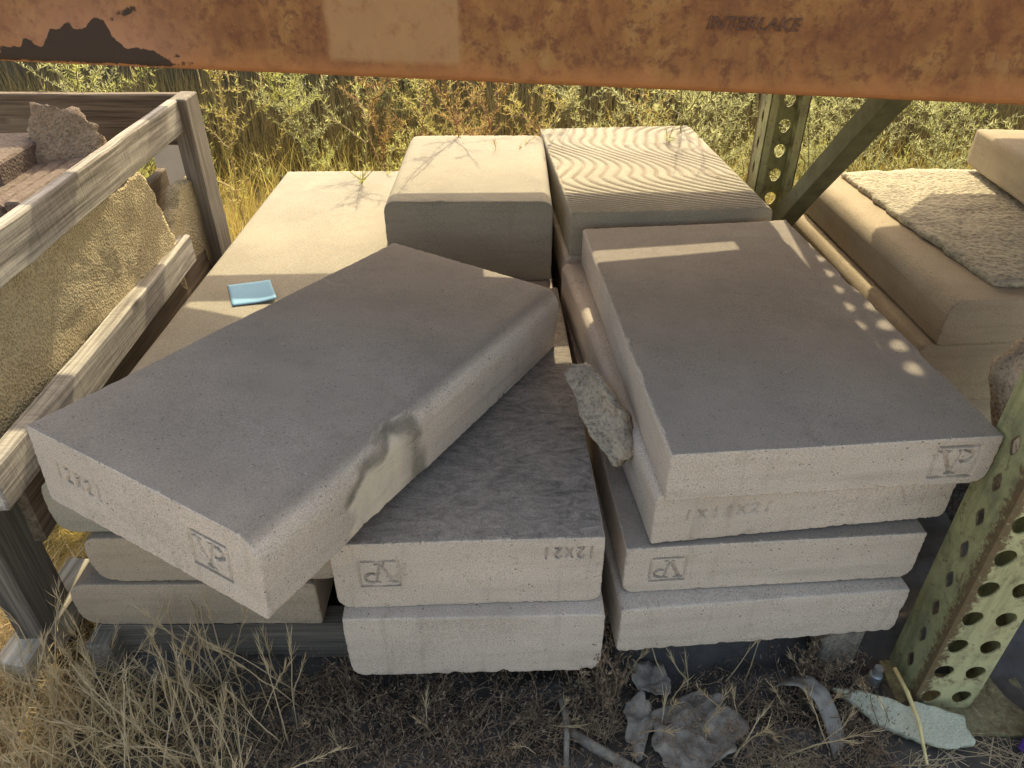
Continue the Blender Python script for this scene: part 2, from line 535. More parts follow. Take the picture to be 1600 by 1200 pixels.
# ------------------------------------------------------------------ boards
def board(name, c, axis, size, mat, parent=None, up=(0, 0, 1), bevel=0.0025, rough=0.0009, seed=None, smooth=False):
    """a sawn board: size = (length, width across, height along up)"""
    L, Wd, Hh = size
    ax = Vector(axis).normalized()
    upv = Vector(up)
    zz = (upv - ax * upv.dot(ax)).normalized()
    yy = zz.cross(ax)
    bm = bmesh.new()
    bmesh.ops.create_cube(bm, size=1.0)
    for v in bm.verts:
        v.co = Vector((v.co.x * L, v.co.y * Wd, v.co.z * Hh))
    bmesh.ops.bevel(bm, geom=bm.edges[:], offset=bevel, segments=1, affect='EDGES')
    cuts = int(min(24, max(1, L / 0.05)))
    for k in range(1, cuts):
        x = -L / 2 + L * k / cuts
        bmesh.ops.bisect_plane(bm, geom=bm.verts[:] + bm.edges[:] + bm.faces[:], plane_co=(x, 0, 0), plane_no=(1, 0, 0))
    sd = seed if seed is not None else random.randint(0, 999)
    bm.verts.ensure_lookup_table()
    P = np.array([v.co[:] for v in bm.verts])
    d = np.stack([vnoise(P * 23, sd + k) for k in (1, 2, 3)], 1) * rough
    warp = np.sin(P[:, 0] / max(L, .01) * 2.6 + sd) * 0.0016
    for v, q, w_ in zip(bm.verts, d, warp):
        v.co += Vector(q) + Vector((0, w_, 0))
    me = bpy.data.meshes.new(name)
    bm.to_mesh(me); bm.free()
    me.materials.append(mat)
    o = bpy.data.objects.new(name, me)
    COL.objects.link(o)
    M = Matrix((ax, yy, zz)).transposed().to_4x4()
    M.translation = Vector(c)
    set_world(o, M, parent)
    return o

def span(name, a, b, wd, hh, mat, parent=None, **k):
    a, b = Vector(a), Vector(b)
    return board(name, (a + b) / 2, b - a, ((b - a).length, wd, hh), mat, parent, **k)

# ------------------------------------------------------------------ low timber fence behind the weeds
fence = tag(empty('timber_fence', (0.3, 2.75, 0)), 'low dark timber plank fence behind the weeds', 'fence')
x = -2.6
while x < 3.4:
    wd = random.uniform(0.11, 0.15)
    hgt = random.uniform(0.44, 0.52)
    board('plank', (x + wd / 2, 2.75 + random.uniform(-.006, .006), hgt / 2 - 0.01), (0, 0, 1), (hgt, wd - 0.006, 0.02), M_WOOD_FENCE, fence, up=(0, -1, 0), rough=0.002)
    x += wd + random.uniform(0.0, 0.008)
span('rail', (-2.6, 2.785, 0.34), (3.4, 2.785, 0.34), 0.04, 0.08, M_WOOD_FENCE, fence)

# ------------------------------------------------------------------ rack: beam, upright frame, deck
def rust_beam_mat():
    m, n, l, bs = new_mat('rusted_orange_paint')
    t = NT(m)
    a = t.noise(18, 7, 0.72, dist=0.5)
    col = t.ramp(a, [(0.28, (0.120, 0.052, 0.026)), (0.45, (0.215, 0.088, 0.032)), (0.58, (0.285, 0.135, 0.046)), (0.74, (0.34, 0.195, 0.080))])
    sp = t.noise(75, 6, 0.75)
    col = t.mix(t.ramp(sp, [(0.49, 0.0), (0.60, 0.80)]), col, (0.125, 0.046, 0.022))
    sp2 = t.noise(1.0, 6, 0.8, t.mapping((52, 40, 30)), 0.8)
    col = t.mix(t.ramp(sp2, [(0.56, 0.0), (0.66, 0.60)]), col, (0.12, 0.042, 0.022))
    dr = t.noise(1.0, 4, 0.6, t.mapping((60, 6, 6)))
    col = t.mix(t.ramp(dr, [(0.50, 0.0), (0.72, 0.5)]), col, (0.19, 0.065, 0.024))
    # pale rectangle where a sticker used to be
    patch = t.attr('patch')
    pc = t.mix(t.ramp(t.noise(60, 5, 0.7), [(0.54, 0.0), (0.68, 0.55)]), (0.36, 0.205, 0.095), (0.24, 0.100, 0.045))
    col = t.mix(t.math('MULTIPLY', patch, 0.78), col, pc)
    pink = t.attr('pink')
    col = t.mix(t.math('MULTIPLY', pink, 0.8), col, t.mix(t.ramp(sp, [(0.5, 0.0), (0.7, 0.5)]), (0.42, 0.21, 0.12), (0.25, 0.11, 0.06)))
    low = t.attr('lowedge')
    col = t.mix(t.math('MULTIPLY', low, 0.75), col, (0.38, 0.155, 0.055))
    tar = t.attr('tar')
    tm = t.ramp(t.math('ADD', tar, t.math('MULTIPLY', t.math('SUBTRACT', t.noise(70, 6, 0.75), 0.5), 0.9)), [(0.44, 0.0), (0.52, 1.0)])
    col = t.mix(t.math('MULTIPLY', tm, 0.96), col, (0.030, 0.020, 0.014))
    l.new(col, bs.inputs['Base Color'])
    bs.inputs['Roughness'].default_value = 0.75
    bs.inputs['Specular IOR Level'].default_value = 0.3
    l.new(t.bump(t.math('ADD', sp, a), 0.35, 0.0015), bs.inputs['Normal'])
    return m
M_BEAM = rust_beam_mat()
M_RUST_DARK = simple('dark_rust', (0.115, 0.055, 0.034), 0.85, 0.6, 90)

BEAM_YAW = -0.2455
BEAM_O = Vector((0.7179, -0.0295, 0.7541))
def build_beam():
    """box beam, local x along it (0 at right upright, negative to the left), y back, z up"""
    Hb, D, r = 0.125, 0.05, 0.007
    prof = []
    for k in range(5):   # front bottom rounded corner
        a = math.pi / 2 * k / 4
        prof.append((r - r * math.sin(a), r - r * math.cos(a)))
    prof = [(D, 0.0), (D * .5, 0.0)] + prof
    prof += [(0.0, z) for z in np.linspace(r, Hb - r, 46)[1:]]
    prof += [(0.002, Hb - 0.002), (r, Hb), (D, Hb)]
    prof = np.array(prof)
    xs = np.concatenate([np.linspace(-2.0, -1.25, 20), np.linspace(-1.24, 0.35, 560), np.linspace(0.37, 0.9, 20)])
    n = len(prof)
    P = np.concatenate([np.stack([np.full(n, xx), prof[:, 0], prof[:, 1]], 1) for xx in xs])
    F = [(i * n + j, i * n + (j + 1) % n, (i + 1) * n + (j + 1) % n, (i + 1) * n + j) for i in range(len(xs) - 1) for j in range(n)]
    F += [tuple(range(n))[::-1], tuple((len(xs) - 1) * n + k for k in range(n))]
    o = mesh_obj('rack_beam', P, F, M_BEAM, smooth=False)
    def put(nm, v):
        at = o.data.attributes.new(nm, 'FLOAT', 'POINT')
        at.data.foreach_set('value', np.clip(v, 0, 1).astype(np.float32))
    X, Z = P[:, 0], P[:, 2]
    Pn = P * [1, 0, 1]
    jag = 0.006 * fbm(Pn * 60, 3)
    def box(x0, x1, z0, z1, soft):
        return np.clip(np.minimum.reduce([(X - x0), (x1 - X), (Z - z0), (z1 - Z)]) / soft + 0.5, 0, 1)
    put('patch', box(-0.692 + jag * .4, -0.571 + jag * .4, 0.014, 0.13, 0.004))
    put('pink', np.clip(1.2 - np.abs(X + 0.93) / 0.12, 0, 1) * np.clip(1 - Z / 0.085, 0, 1) * 1.3)
    put('lowedge', np.clip(1 - (Z + jag - 0.004) / 0.016, 0, 1))
    # tar smear at the left end: a wedge that thins to the right
    top = np.interp(X, [-1.30, -1.04, -1.01, -0.985, -0.955, -0.93, -0.912, -0.90, -0.885, -0.868, -0.855, -0.84, -0.828],
                    [0.014, 0.016, 0.017, 0.024, 0.030, 0.036, 0.040, 0.018, 0.019, 0.016, 0.011, 0.012, 0.004])
    bot = np.interp(X, [-1.3, -0.90, -0.86, -0.82], [0.002, 0.003, 0.0025, 0.006])
    streak = 0.55 * np.exp(-((Z - (0.040 + (X + 0.915) * 0.28)) / 0.007) ** 2) * np.exp(-((X + 0.888) / 0.030) ** 2) + 0.45 * np.exp(-((X + 0.838) / 0.012) ** 2 - ((Z - 0.020) / 0.004) ** 2)
    top = top + 0.007 * fbm(Pn * [60, 1, 95], 17)
    put('tar', np.maximum(np.clip(np.minimum(top - Z, Z - bot) / 0.010 + 0.5, 0, 1) * (X < -0.825), streak))
    M = Matrix.Translation(BEAM_O) @ Matrix.Rotation(BEAM_YAW, 4, 'Z')
    o.matrix_world = M
    tag(o, 'rust-mottled orange steel rack beam with black smear across the top', 'beam')
    # raised maker's name rolled into the steel
    cu = bpy.data.curves.new('lettering', 'FONT')
    cu.body = 'INTERLAKE'
    cu.size = 0.0125
    cu.extrude = 0.0008
    cu.shear = 0.25
    cu.space_character = 1.12
    cu.offset = 0.0003
    to = bpy.data.objects.new('lettering_curve', cu)
    COL.objects.link(to)
    dg = bpy.context.evaluated_depsgraph_get()
    me = bpy.data.meshes.new_from_object(to.evaluated_get(dg))
    bpy.data.objects.remove(to)
    bpy.data.curves.remove(cu)
    me.materials.clear()
    me.materials.append(M_RUST_DARK)
    tx = bpy.data.objects.new('lettering', me)
    COL.objects.link(tx)
    tx.parent = o
    tx.matrix_local = Matrix.Translation((-0.372, -0.0006, 0.0478)) @ Matrix.Rotation(math.pi / 2, 4, 'X')
    return o
build_beam()

def upright_mat():
    m, n, l, bs = new_mat('chalky_green_paint')
    t = NT(m)
    a = t.noise(12, 6, 0.7)
    col = t.ramp(a, [(0.3, (0.20, 0.215, 0.125)), (0.5, (0.33, 0.325, 0.165)), (0.7, (0.43, 0.405, 0.20))])
    x, y, z = t.sep()
    # chalky faded front face, its stronger light also painted in as paler yellow
    fr = t.math('MULTIPLY', t.ramp(t.math('ABSOLUTE', y), [(0.0, 1.0), (0.006, 0.0)]), t.ramp(t.noise(9, 5, 0.7), [(0.25, 0.5), (0.55, 1.0)]))
    col = t.mix(t.math('MULTIPLY', fr, 0.7), col, (0.56, 0.52, 0.28))
    grm = t.noise(1.0, 5, 0.7, t.mapping((55, 55, 7)), 0.5)
    col = t.mix(0.85, col, t.ramp(grm, [(0.28, 0.45), (0.5, 0.95), (0.72, 1.1)]), 'MULTIPLY')
    col = t.mix(t.ramp(t.noise(22, 6, 0.75), [(0.52, 0.0), (0.68, 0.7)]), col, (0.14, 0.125, 0.07))
    # rust creeping over the folded corner
    cd = t.math('ADD', t.math('ABSOLUTE', x), t.math('ABSOLUTE', y))
    rn = t.noise(110, 6, 0.8)
    rm = t.ramp(t.math('ADD', t.math('MULTIPLY', cd, -22.0), t.math('MULTIPLY', rn, 1.5)), [(0.42, 0.0), (0.56, 1.0)])
    sp = t.ramp(t.noise(40, 7, 0.8, dist=0.6), [(0.54, 0.0), (0.65, 1.0)])
    rust = t.mix(t.noise(90, 5, 0.7), (0.075, 0.045, 0.025), (0.17, 0.11, 0.055))
    col = t.mix(t.math('MULTIPLY', rm, 0.92), col, rust)
    col = t.mix(t.math('MULTIPLY', sp, 0.85), col, rust)
    rim = t.attr('rim')
    col = t.mix(t.ramp(t.math('ADD', rim, t.math('MULTIPLY', t.math('SUBTRACT', rn, 0.5), 1.1)), [(0.55, 0.0), (0.95, 0.85)]), col, (0.095, 0.052, 0.026))
    l.new(col, bs.inputs['Base Color'])
    bs.inputs['Roughness'].default_value = 0.7
    bs.inputs['Specular IOR Level'].default_value = 0.3
    l.new(t.bump(t.math('ADD', rn, rm), 0.3, 0.001), bs.inputs['Normal'])
    return m
M_UPR = upright_mat()

def hole_shape(kind, th):
    if kind == 'tear':
        r = 0.0119
        c, s_ = math.cos(th), math.sin(th)
        if s_ >= 0: return r * c, r * s_
        k = -s_
        return r * c * (1 - 0.22 * k), -r * k * 1.30
    c, s_ = math.cos(th), math.sin(th)
    q = (abs(c / 0.0065) ** 1.3 + abs(s_ / 0.0125) ** 1.3) ** (-1 / 1.3)
    return q * c, q * s_

def perforated(V, F, R, mp, width, cols, height, pitch, z0, kind, th, rimw=0.0):
    """plate in (u,v) with holes; mp maps (u,v,d) to xyz; d = depth through the steel"""
    cw = width / cols
    nrow = int(height / pitch)
    for row in range(nrow):
        for c in range(cols):
            cu, cv = (c + 0.5) * cw, z0 + (row + 0.5) * pitch
            hw, hh = cw / 2, pitch / 2
            cor = math.atan2(hh, hw)
            angs = sorted([k * math.pi / 8 + 0.01 for k in range(16)] + [cor, math.pi - cor, math.pi + cor, 2 * math.pi - cor])
            b = len(V)
            n = len(angs)
            for a in angs:
                hx, hz = hole_shape(kind, a)
                ca, sa = math.cos(a), math.sin(a)
                k = min(hw / abs(ca) if abs(ca) > 1e-6 else 9, hh / abs(sa) if abs(sa) > 1e-6 else 9)
                ox, oz = ca * k, sa * k
                mx, mz = hx * 1.45, hz * 1.4
                for (px, pz, d, rv) in ((ox, oz, 0, 0), (mx, mz, 0, rimw * .25), (hx, hz, 0, rimw), (hx, hz, th, rimw), (ox, oz, th, 0)):
                    V.append(mp(cu + px, cv + pz, d)); R.append(rv)
            for i in range(n):
                j = (i + 1) % n
                for q in range(4):
                    F.append((b + i * 5 + q, b + j * 5 + q, b + j * 5 + q + 1, b + i * 5 + q + 1))

FRAME_YAW = -0.0692
frame = tag(empty('rack_upright_frame', (0.7179, -0.0295, 0), FRAME_YAW), 'rusty green perforated rack upright frame with rear post and diagonal brace', 'rack frame')
def post(y0, facing, height, label, x0=0.0):
    Wd, D, th = 0.0762, 0.0712, 0.0022
    V, F, R = [], [], []
    p = 2 * IN
    s = facing  # +1: web faces -y and flanges run back; -1: web at the back, flanges run forward
    perforated(V, F, R, lambda u, v, d: (u, s * d, v), Wd, 2, height, p, 0.0102, 'tear', th, 0.55)
    perforated(V, F, R, lambda u, v, d: (d, s * u, v), D, 1, height, p, 0.036, 'slot', th, 0.95)
    perforated(V, F, R, lambda u, v, d: (Wd - d, s * u, v), D, 1, height, p, 0.036, 'slot', th, 0.95)
    # returned lips
    for xa in (th, Wd - th - 0.014):
        b = len(V)
        for (xx, yy, zz) in [(xa, D - th, .01), (xa + .014, D - th, .01), (xa + .014, D, .01), (xa, D, .01)]:
            V.append((xx, s * yy, zz)); R.append(0)
        for (xx, yy, zz) in [(xa, D - th, 1), (xa + .014, D - th, 1), (xa + .014, D, 1), (xa, D, 1)]:
            V.append((xx, s * yy, height)); R.append(0)
        for q in ((0, 1, 5, 4), (1, 2, 6, 5), (2, 3, 7, 6), (3, 0, 4, 7)):
            F.append(tuple(b + k for k in q))
    # short solid foot
    for (xa, xb, ya, yb) in ((0, Wd, 0, th), (0, th, 0, D), (Wd - th, Wd, 0, D)):
        b = len(V)
        for zz in (0.004, 0.0102 if ya == 0 and yb == th else 0.036):
            for (xx, yy) in ((xa, ya), (xb, ya), (xb, yb), (xa, yb)):
                V.append((xx, s * yy, zz)); R.append(0.2)
        for q in ((0, 1, 5, 4), (1, 2, 6, 5), (2, 3, 7, 6), (3, 0, 4, 7)):
            F.append(tuple(b + k for k in q))
    o = mesh_obj('post', V, F, M_UPR, frame)
    at = o.data.attributes.new('rim', 'FLOAT', 'POINT')
    at.data.foreach_set('value', np.array(R, np.float32))
    o.location = (x0, y0, 0)
    o['label'] = label
    return o
post(0.0, 1, 1.25, 'rusty front post with teardrop holes')
post(0.985, -1, 1.62, 'rear post with open side to the front', -0.052)
def plate(y):
    b = board('base_plate', (0, 0, 0), (1, 0, 0), (0.175, 0.13, 0.006), M_UPR, None, bevel=0.001)
    b.parent = frame
    b.matrix_local = Matrix.Translation((0.072, y, 0.009))
    at = b.data.attributes.new('rim', 'FLOAT', 'POINT')
    at.data.foreach_set('value', np.full(len(b.data.vertices), 0.80, np.float32))
plate(0.03)
def brace():
    a = Vector((-0.012, 0.93, 0.27)); b = Vector((0.036, 0.06, 1.12))
    o = board('brace', (0, 0, 0), (1, 0, 0), ((b - a).length, 0.034, 0.040), simple('olive_brace_paint', (0.13, 0.13, 0.07), 0.7, 0.45, 25), None, bevel=0.002)
    ax = (b - a).normalized()
    yy = Vector((1, 0, 0)); zz = ax.cross(yy).normalized()
    M = Matrix((ax, yy, zz)).transposed().to_4x4()
    M.translation = (a + b) / 2
    o.parent = frame
    o.matrix_local = M
brace()

# rear beam and plank deck (above the picture, they shade the slabs)
span('rear_beam', (-1.3, 1.045, 0.7825), (0.72, 1.045, 0.7825), 0.03, 0.075, M_RUST_DARK)
tag(bpy.data.objects['rear_beam'], 'slim rusty rear rack beam carrying the plank deck', 'beam')
def prism(name, poly, z0, z1, mat, parent=None):
    n = len(poly)
    V = [(x, y, z0) for x, y in poly] + [(x, y, z1) for x, y in poly]
    F = [tuple(range(n))[::-1], tuple(range(n, 2 * n))] + [(i, (i + 1) % n, n + (i + 1) % n, n + i) for i in range(n)]
    return mesh_obj(name, V, F, mat, parent)
deck = tag(empty('plank_deck', (0, 0, 0)), 'brown plank deck on the rack beams above the slabs', 'deck')
def S(x, y, zd=0.80):   # a point on the slab-top plane -> where its shading edge sits in the deck
    k = (zd - 0.433) / 0.98
    return (x + 0.13 * k, y + 1.0 * k)
def deck_board(pts, z=0.80):
    prism('deck_board', [S(*p) for p in pts], z, z + 0.022, M_WOOD_BROWN, deck)
deck_board([(0.17, 0.548), (0.668, 0.587), (0.668, 0.70), (0.17, 0.665)], 0.801)
deck_board([(0.59, 0.44), (0.668, 0.44), (0.668, 0.60), (0.59, 0.60)], 0.825)
deck_board([(0.17, -0.19), (0.668, -0.25), (0.668, 0.537), (0.17, 0.470)], 0.80)
deck_board([(-0.345, -0.05), (-0.10, -0.11), (-0.10, 0.545), (-0.345, 0.640)], 0.802)
deck_board([(-0.10, -0.11), (0.17, -0.19), (0.17, 0.628), (-0.10, 0.606)], 0.80)
deck_board([(-0.345, 0.50), (-0.300, 0.50), (-0.300, 0.72), (-0.345, 0.72)], 0.826)
deck_board([(0.13, 0.45), (0.18, 0.45), (0.18, 0.70), (0.13, 0.70)], 0.826)
deck_board([(-0.95, 0.262), (-0.335, 0.262), (-0.335, 0.375), (-0.95, 0.375)], 0.826)
deck_board([(0.660, -0.25), (0.74, -0.25), (0.74, 0.185), (0.660, 0.185)], 0.855)  # added out of view to cut off the post's sun dots
deck_board([(0.735, -0.25), (0.92, -0.25), (0.92, 0.69), (0.745, 0.66)], 0.83)  # added out of view to keep sun off the post foot and right stack
deck2 = tag(empty('plank_deck', (0.9, 0, 0)), 'brown plank deck over the right-hand stack in the next bay', 'deck')
prism('deck_board', [S(0.90, -0.3)[:2], S(2.1, -0.3), S(2.1, 0.72), S(1.02, 0.775), S(0.90, 0.655)], 0.80, 0.822, M_WOOD_BROWN)
o = bpy.data.objects['deck_board.%03d' % (len([q for q in bpy.data.objects if q.name.startswith('deck_board')]) - 1)]
o.parent = deck2; o.location = (-0.9, 0, 0)

# ------------------------------------------------------------------ pallet under the stacks
pal = tag(empty('timber_pallet', (0, 0.05, 0)), 'dark damp timber pallet under the concrete slab stacks', 'pallet')
span('stringer', (-0.345, 0.085, 0.057), (0.30, 0.075, 0.052), 0.034, 0.070, M_WOOD_DARK, pal)
span('stringer', (0.30, 0.12, 0.056), (0.70, 0.12, 0.056), 0.034, 0.066, M_WOOD_DARK, pal)
span('stringer', (-0.345, 0.60, 0.052), (0.70, 0.60, 0.052), 0.034, 0.068, M_WOOD_DARK, pal)
span('stringer', (-0.345, 1.12, 0.052), (0.70, 1.12, 0.052), 0.034, 0.068, M_WOOD_DARK, pal)
span('block', (0.640, 0.03, 0.045), (0.640, 0.20, 0.045), 0.052, 0.084, M_WOOD_POST, pal)
span('block', (-0.335, 0.045, 0.05), (-0.335, 0.16, 0.05), 0.03, 0.070, M_WOOD_POST, pal)
for i, xx in enumerate((-0.27, -0.11, 0.05, 0.22)):
    span('deck_board', (xx, 0.11, 0.0895), (xx, 1.20, 0.0895), 0.11, 0.006, M_WOOD_DARK, pal)
for i, xx in enumerate((0.40, 0.56)):
    span('deck_board', (xx, 0.05, 0.101), (xx, 1.20, 0.101), 0.12, 0.024, M_WOOD_DARK, pal)
plank = span('loose_plank', (-0.440, 0.030, 0.055), (-0.412, 0.19, 0.075), 0.046, 0.046, M_WOOD_PALE)
tag(plank, 'sun-bleached timber plank end poking out of the dry grass at the left', 'plank')

# ------------------------------------------------------------------ concrete slabs
wM, wR = 12 * IN, 14 * IN
tM, tR, tR1 = 0.1065, 0.0777, 0.0635
M2z = 0.0927
slab('concrete_slab', wM, 0.61, tM, (0.004, 0.006, 0.020, 0.020), M_CON[0], place(0.0038, -0.0154, M2z, -0.0105),
     'thick blank concrete slab at the bottom of the middle stack', nx=90, nz=34, seed=1)
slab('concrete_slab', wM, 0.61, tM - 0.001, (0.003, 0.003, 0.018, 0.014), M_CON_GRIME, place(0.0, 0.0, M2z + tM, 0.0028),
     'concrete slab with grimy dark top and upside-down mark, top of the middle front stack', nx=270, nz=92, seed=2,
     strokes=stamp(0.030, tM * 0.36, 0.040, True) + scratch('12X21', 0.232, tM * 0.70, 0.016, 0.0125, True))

def a_scoop(V, w, l, t):
    # broken, patched stretch on the rounded right edge
    yy = V[:, 1]; xx = V[:, 0]; zz = V[:, 2]
    s = (w - xx) + (t - zz) * 0.9            # distance round the edge from the lower right side
    arc = np.where(zz > t - 0.03, 0.055 + (w - xx) , (zz) * 0.75)
    jag = 0.012 * fbm(V * 40, 61)
    y0, y1 = 0.115 + jag, 0.262 + jag
    top = np.interp(yy, [0.11, 0.14, 0.20, 0.24, 0.262], [0.050, 0.062, 0.074, 0.068, 0.035]) + jag * 0.5
    reg = np.clip(np.minimum(np.minimum(yy - y0, y1 - yy) / 0.014, (top - arc) / 0.010), 0, 1) * (xx > w * 0.55)
    inner = np.clip((top - 0.015 - arc) / 0.006, 0, 1) * reg * np.clip((0.238 - yy) / 0.03, 0, 1)
    rough = 0.5 + 0.5 * fbm(V * 70, 71)
    d = np.zeros_like(V)
    d[:, 0] = -reg * (0.0010 + 0.0022 * rough)
    d[:, 2] = -reg * (0.0006 + 0.0008 * rough) * (zz > t * 0.6)
    dark = np.clip(reg * (1 - inner) * 1.1, 0, 1)
    return d, dark, inner
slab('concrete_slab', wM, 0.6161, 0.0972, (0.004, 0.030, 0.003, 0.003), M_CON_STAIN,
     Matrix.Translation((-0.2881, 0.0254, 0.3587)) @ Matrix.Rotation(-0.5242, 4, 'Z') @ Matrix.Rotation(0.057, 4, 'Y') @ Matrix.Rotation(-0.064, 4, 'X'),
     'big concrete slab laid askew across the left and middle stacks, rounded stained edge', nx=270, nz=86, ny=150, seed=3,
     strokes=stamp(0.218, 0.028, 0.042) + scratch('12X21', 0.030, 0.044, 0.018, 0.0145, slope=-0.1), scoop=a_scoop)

L1z = 0.328
slab('concrete_slab', 0.315, 1.13, 0.078, (0.016, 0.006, 0.024, 0.01), M_CON_SUN, place(-0.345, 0.085, L1z - 0.078, -0.028),
     'long sunlit concrete slab topping the left stack, blue paper on it', nx=60, nz=24, ny=80, seed=4)
slab('concrete_slab', 0.30, 0.60, 0.077, (0.020, 0.006, 0.030, 0.01), M_CON_TAN, place(-0.318, 0.075, 0.1715, -0.02),
     'middle concrete slab of the left stack, half hidden under the askew slab', nx=70, nz=30, seed=5, chips=1.6)
slab('concrete_slab', 0.315, 0.60, 0.078, (0.026, 0.006, 0.026, 0.004), M_CON_TAN, place(-0.360, 0.072, 0.093, -0.03),
     'lowest concrete slab of the left stack with rounded left nose', nx=80, nz=30, seed=6)
slab('concrete_slab', 0.305, 0.60, 0.075, (0.006, 0.006, 0.02, 0.02), M_CON[2], place(-0.33, 0.70, 0.1713, 0.0),
     'rear concrete slab under the far end of the left stack', nx=24, nz=10, ny=16, seed=7)

# rear part of the middle stack
slab('concrete_slab', 0.304, 0.425, 0.155, (0.020, 0.020, 0.004, 0.004), M_CON_SUN, place(-0.006, 0.700, 0.2785, -0.030),
     'rear middle concrete slab with sunlit top and shaded rounded-corner front', nx=80, nz=30, ny=50, seed=8)
slab('concrete_slab', 0.300, 0.50, 0.071, (0.004, 0.004, 0.018, 0.018), M_CON[1], place(0.0, 0.650, 0.2055, -0.02),
     'concrete slab directly beneath the rear middle sunlit one', nx=30, nz=12, ny=20, seed=9)
slab('concrete_slab', 0.300, 0.50, 0.108, (0.004, 0.004, 0.018, 0.018), M_CON[2], place(0.0, 0.645, 0.0965, -0.02),
     'lowest concrete slab of the rear middle stack', nx=24, nz=10, ny=16, seed=10)

# right stack, front
def tilt(n, x, y, z, a, t, w=wR):
    return Matrix.Translation((x, y, z - 0.5 * t * w)) @ Matrix.Rotation(a, 4, 'Z') @ Matrix.Rotation(-t, 4, 'Y')
slab('concrete_slab', wR, 0.60, tR, (0.003, 0.003, 0.004, 0.006), M_CON[2], tilt('R4', 0.3291, -0.011, 0.1150, 0.0634, -0.010),
     'bottom concrete slab of the right front stack, chipped upper edge', nx=90, nz=26, seed=11, chips=1.3)
slab('concrete_slab', wR, 0.60, tR - 0.002, (0.003, 0.003, 0.016, 0.016), M_CON_SHADED_TOP, tilt('R3', 0.3325, 0.0148, 0.1950, 0.0327, 0.005),
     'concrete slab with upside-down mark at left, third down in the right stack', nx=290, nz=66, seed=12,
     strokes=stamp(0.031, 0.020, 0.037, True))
slab('concrete_slab', wR, 0.60, 0.074, (0.012, 0.003, 0.003, 0.010), M_CON[0], tilt('R2', 0.3600, 0.0190, 0.2735, 0.0831, 0.004),
     'concrete slab scratched with a size, second down in the right stack', nx=290, nz=62, seed=13,
     strokes=stamp(0.282, 0.026, 0.036, False, 0.0026) + scratch('1X14X21', 0.034, 0.034, 0.015, 0.0155, slope=0.03))
slab('concrete_slab', wR, 0.605, 0.066, (0.006, 0.003, 0.003, 0.016), M_CON_SHADED_TOP, tilt('R1', 0.3656, 0.008, 0.3500, 0.037, 0.014),
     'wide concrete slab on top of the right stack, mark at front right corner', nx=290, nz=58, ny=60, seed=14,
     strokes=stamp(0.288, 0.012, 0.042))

# right stack, rear: ribbed, wavy-grained top
def grooves(V, w, l, t):
    top = V[:, 2] > t - 0.004
    x, y = V[:, 0], V[:, 1]
    q = x * 0.9 + 0.044 * np.sin(y * 15.0 + 0.6 + x * 5) + 0.012 * np.sin(y * 34 + x * 12) * np.clip(y / l * 1.4 - 0.2, 0, 1)
    q = q - 2.2 * np.clip(0.19 - y, 0, 1) ** 1.5 * 1.6
    q += 0.0025 * vnoise(V * [30, 18, 0], 91)
    ph = (q / 0.0205) % 1.0
    depth = 0.0032 * np.exp(-((ph - 0.5) / 0.17) ** 2)
    return -depth * top * np.clip(np.minimum(np.minimum(x, w - x), np.minimum(y, l - y)) / 0.004, 0, 1)
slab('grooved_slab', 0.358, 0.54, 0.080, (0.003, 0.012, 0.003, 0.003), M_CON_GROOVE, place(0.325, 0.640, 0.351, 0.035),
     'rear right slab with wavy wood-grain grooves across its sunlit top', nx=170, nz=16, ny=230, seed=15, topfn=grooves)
slab('concrete_slab', 0.345, 0.54, 0.080, (0.012, 0.004, 0.004, 0.004), M_CON[1], place(0.320, 0.645, 0.270, 0.03),
     'concrete slab directly beneath the grooved one', nx=24, nz=10, ny=20, seed=16)
slab('concrete_slab', 0.345, 0.54, 0.080, (0.004, 0.004, 0.004, 0.004), M_CON[0], place(0.325, 0.65, 0.189, 0.03),
     'concrete slab third down below the grooved one', nx=24, nz=10, ny=20, seed=17)
slab('concrete_slab', 0.345, 0.54, 0.072, (0.004, 0.004, 0.004, 0.004), M_CON[2], place(0.325, 0.65, 0.116, 0.03),
     'lowest concrete slab of the rear right stack', nx=24, nz=10, ny=20, seed=18)

# far right stack in the next bay
slab('tan_slab', 0.40, 0.56, 0.074, (0.022, 0.004, 0.004, 0.004), M_CON_WARM, place(0.842, 0.345, 0.330, 0.0),
     'tan slab with rounded top edge carrying a crusted flagstone, far right', nx=60, nz=24, ny=50, seed=19)
slab('tan_slab', 0.40, 0.56, 0.105, (0.016, 0.004, 0.004, 0.004), M_CON_WARM, place(0.822, 0.350, 0.224, 0.0),
     'lower tan slab jutting out beneath the far right one', nx=50, nz=24, ny=40, seed=20)
slab('tan_slab', 0.40, 0.56, 0.11, (0.004, 0.004, 0.004, 0.004), M_CON_WARM, place(0.83, 0.36, 0.112, 0.0),
     'lowest tan slab visible in the shadow of the far right stack', nx=20, nz=8, ny=14, seed=21)
span('bearer', (0.84, 0.45, 0.055), (1.25, 0.45, 0.055), 0.08, 0.11, M_WOOD_DARK)
tag(bpy.data.objects['bearer'], 'dark timber bearer under the front of the far right stack', 'timber')
b2 = span('bearer', (0.84, 0.82, 0.055), (1.25, 0.82, 0.055), 0.08, 0.11, M_WOOD_DARK)
tag(b2, 'dark timber bearer under the rear of the far right stack', 'timber')

